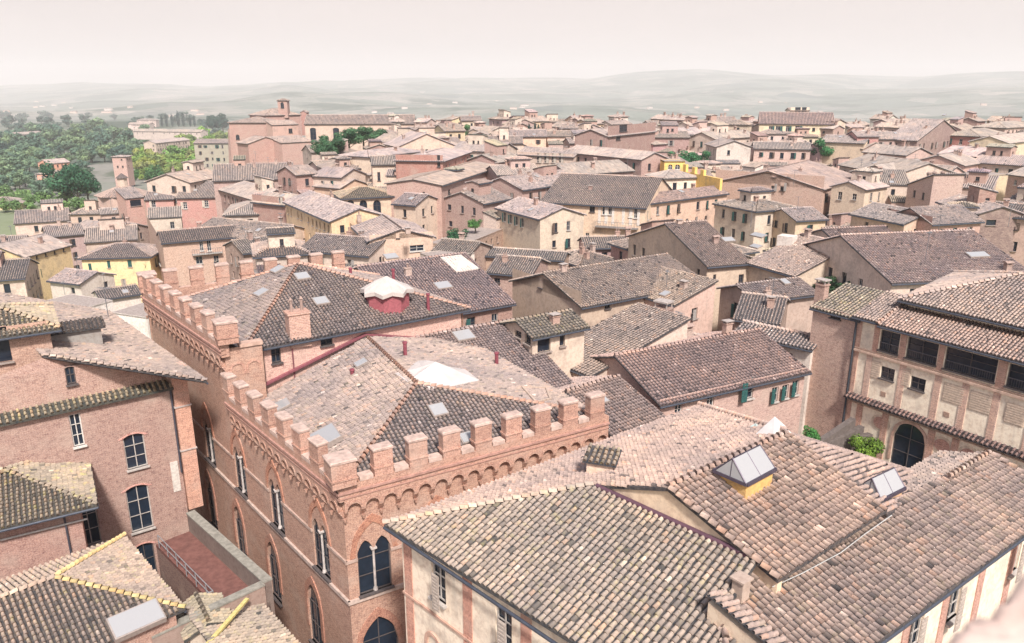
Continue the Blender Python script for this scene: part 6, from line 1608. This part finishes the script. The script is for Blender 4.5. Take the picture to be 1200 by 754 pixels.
ctree(537, 268, 17, .36, (.03, .09, .05), 'clipped green hedge bush on the stone terrace', wide=1.6); ctree(557, 257, 18, .25, (.06, .15, .05), 'small bright bush hanging over the terrace wall', wide=1.6)
p = P(1018, 512, 13.6); tree('big', (p.x, p.y, 10.4), .38, (.10, .17, .03), 'leafy green shrub in front of the arcade of the loggia palace', name='shrub', sz=.37)
p = P(950, 497, 15.0); tree('big', (p.x, p.y, 13.0), .2, (.05, .16, .05), 'small plant beside the stepped wall near the shrub', name='shrub')
for i, (x, y) in enumerate(((965, 330), (978, 325), (992, 332))): 
    p = P(x, y, 18.6); tree('big', (p.x, p.y, 16.0), .42, (.025, .055, .03), ('leftmost', 'middle', 'rightmost')[i] + ' mass of dark creeper in the courtyard by the dark satellite dish', name='creeper', sz=.32)
# garden lawn, path, valley buildings
def patch(name, pts, up, mname, col, label=None):
    m = MB(); q = [ground_hit(*p) + Vector((0, 0, up)) for p in pts]; m.poly([(v.x, v.y, terr(v.x, v.y) + up) for v in q]); o = m.build(name, M['stone'], None, col); o['kind'] = 'structure'
H('small square garden tower on the lawn at left', 131, 184, 147, 184, 9, 6, 'hip', 'b', (.62, .42, .36), name='garden_tower', cat='tower', drop=14, nch=0, auto=('d', .8, 1, 2.4, 2), pitch=.15)
for t in [
 ('orange villa among the trees at left', 57, 192, 82, 190, -4, 12, 'gx', 's', (.80, .42, .30), dict(drop=12, nch=0)),
 ('lower orange roofed villa wing beside the trees', 43, 204, 62, 204, -5, 12, 'hip', 's', (.80, .42, .32), dict(drop=12, nch=0)),
 ('long pale villa front left of the basilica in haze', 156, 154, 235, 155, 0, 12, 'gx', 's', (.66, .55, .50), dict(drop=8, nch=0, auto=('d', .9, 1.2, 6, 1))),
 ('grey gable roofed barn beside the light green trees', 182, 168, 222, 164, 2, 10, 'gx', 's', (.62, .5, .42), dict(drop=8, nch=0)),
 ('long low convent wing left of the basilica choir', 227, 168, 267, 168, 14, 10, 'gx', 's', (.44, .40, .33), dict(drop=14, nch=0, auto=None, wins={})),
 ('hazy flat roofed block far left in the valley', -5, 160, 52, 156, -12, 14, 'gx', 's', (.66, .54, .50), dict(drop=12, nch=0)),
 ('hazy pale house above the villa front', 150, 146, 175, 146, -8, 14, 'gx', 's', (.75, .6, .55), dict(drop=12, nch=0)),
 ('hazy pink roofed house left of the cypress clump', 160, 141, 182, 141, -12, 14, 'hip', 's', (.7, .55, .5), dict(drop=12, nch=0))]:
    H(t[0], *t[1:5], t[5], t[6], t[7], t[8], t[9], **t[10])
for i in range(42):
    x = rt.uniform(0, 620) if i % 3 else rt.uniform(700, 1200); y = rt.uniform(118, 139)
    p = ground_hit(x, y); d = math.hypot(p.x, p.y); u = Vector((1, rt.uniform(-.4, .4))).normalized(); w_ = rt.uniform(14, 34); c = Vector((p.x, p.y))
    root = thing('farmhouse', (p.x, p.y, p.z), 'tiny hazy farmhouse out on the plain', 'farmhouse', 'hazy farmhouses on the plain')
    block(root, c - u * w_ / 2, c + u * w_ / 2, p.z + 7, 12, 'gx', .35, 9, 's', rt.choice([(.75, .65, .6), (.7, .55, .48)]), auto=None, gut=False)

# rooftop things
for i, (x, y, z, h_, lb) in enumerate(((303, 362, 24, 0, ''), (1180, 255, 0, 0, ''))): pass
AN = [(503, 322, 20, 'thin aerial on the wide grey roof behind the palace'), (880, 262, 22, 'aerial on the ridge of the roof with the white dormer'), (767, 150, 29, 'aerial on the tallest brown brick house'), (842, 168, 26.5, 'aerial above the pale blank wall house'),
      (1008, 205, 23, 'aerial above the long brick facade roof'), (1100, 268, 22, 'tall aerial on the wide grey roof behind the loggia palace'), (1085, 300, 22.5, 'aerial near the ridge of the loggia palace'), (1182, 262, 22, 'aerial at the right edge above the tiled sheds'),
      (127, 372, 22, 'slender aerial on the big grey roof of the left palace'), (76, 345, 9, 'aerial on the white terrace at left'), (330, 268, 17, 'aerial behind the rear battlements'), (640, 228, 21, 'aerial on the left corner of the balcony palace'), (735, 200, 23, 'aerial on the rambling brick house'),
      (1046, 186, 24, 'aerial on the broad grey roof right of the round tree'), (930, 215, 22, 'aerial on the gabled grey roof'), (560, 185, 25, 'aerial on the pale sloping roof of the wide cream gable'), (300, 190, 21.5, 'aerial on the dark roof below the church')]
for i, (x, y, z, lb) in enumerate(AN):
    p = P3(x, y, z); antenna(p, lb, i, R.uniform(1.8, 3.2))
dish(P3(300, 345 - 20, 23.9) + Vector((0, 0, -.6)), 'small grey satellite dish behind the rear battlements', -1.9, (.45, .42, .42), .4)
# stepped wall and lean roof in front of the loggia palace
sw = thing('stepped_garden_wall', P3(985, 520, 12), 'dark mossy stepped wall with sloping copings left of the green shrub', 'wall')
for i in range(3):
    a, b = P3(955 + 14 * i, 520 - 2 * i, 13.6 - .3 * i), P3(1000 + 10 * i, 490 + 9 * i, 14.2 - .7 * i); d_ = (b - a).normalized(); s_ = Vector((-d_.y, d_.x, 0)) * .25; m = MB(); dn = Vector((0, 0, 4))
    m.prism([v - dn for v in (a - s_, b - s_, b + s_, a + s_)], [a - s_, b - s_, b + s_, a + s_]); m.build('wall', M['stone'], sw, (.17, .14, .13))
# stone ledge at the photographer's elbow
lp = cam.matrix_world
m = MB(); g = random.Random(4); F_ = Vector((0, CP, -SP)); U_ = Vector((0, SP, CP))
def near(x, y, d): return Vector((0, 0, CAM_H)) + (F_ + Vector((1, 0, 0)) * ((x - 600) / FPX) + U_ * ((377 - y) / FPX)) * d
nx, ny = 16, 10; top = []
for j in range(ny + 1):
    row = []
    for i in range(nx + 1):
        x = .62 + i * .05 - j * .0; y = .98 + j * .07
        row.append(Vector((x, y, 0)))
    top.append(row)
led = thing('stone_ledge', (1.0, 1.2, 39.4), 'blurred pinkish stone ledge of the viewpoint at the bottom right corner', 'ledge')
A_, B_ = near(1070, 775, 1.25), near(1225, 650, 1.25); T_ = Vector((.75, -.12, -.42))
def led_mesh():
    v, f = [], []; n = 30
    for j in range(n + 1):
        for i in range(n + 1):
            s, q = i / n, j / n; b_ = .02 * math.sin(s * 19 + q * 7) + .012 * math.sin(s * 43 - q * 31) + .008 * math.sin(s * 90) + g.uniform(-.003, .003)
            v.append(A_ + (B_ - A_) * (s * 1.3 - .15) + T_ * q + Vector((0, 0, b_)) - Vector((0, 0, .03 * max(0, 1 - q * 8))))
    for j in range(n):
        for i in range(n): a = j * (n + 1) + i; f.append((a, a + 1, a + n + 2, a + n + 1))
    b = len(v)
    for i in range(n + 1): v.append(v[i] + Vector((.02, 0, -.35)))
    for i in range(n): f.append((i, b + i, b + i + 1, i + 1))
    me = bpy.data.meshes.new('ledge_top'); me.from_pydata([p - ORG[led] for p in v], [], f); me.materials.append(M['stone']); me.polygons.foreach_set('use_smooth', [True] * len(f)); return me
link('ledge_top', led_mesh(), led, (.60, .46, .42))

# ================================================================== HAZE
hz = MB(); hz.prism([(-13500, -3000, -140), (13500, -3000, -140), (13500, 13500, -140), (-13500, 13500, -140)], [(-13500, -3000, 420), (13500, -3000, 420), (13500, 13500, 420), (-13500, 13500, 420)])
hm = bpy.data.materials.new('haze'); hm.use_nodes = True; ht = hm.node_tree; ht.nodes.clear()
ho = ht.nodes.new('ShaderNodeOutputMaterial'); hv = ht.nodes.new('ShaderNodeVolumePrincipled')
hv.inputs['Color'].default_value = (1, .975, .975, 1); hv.inputs['Density'].default_value = 1.75e-4; hv.inputs['Anisotropy'].default_value = 0
ht.links.new(hv.outputs[0], ho.inputs['Volume'])
o = hz.build('haze', hm, None); o['kind'] = 'stuff'
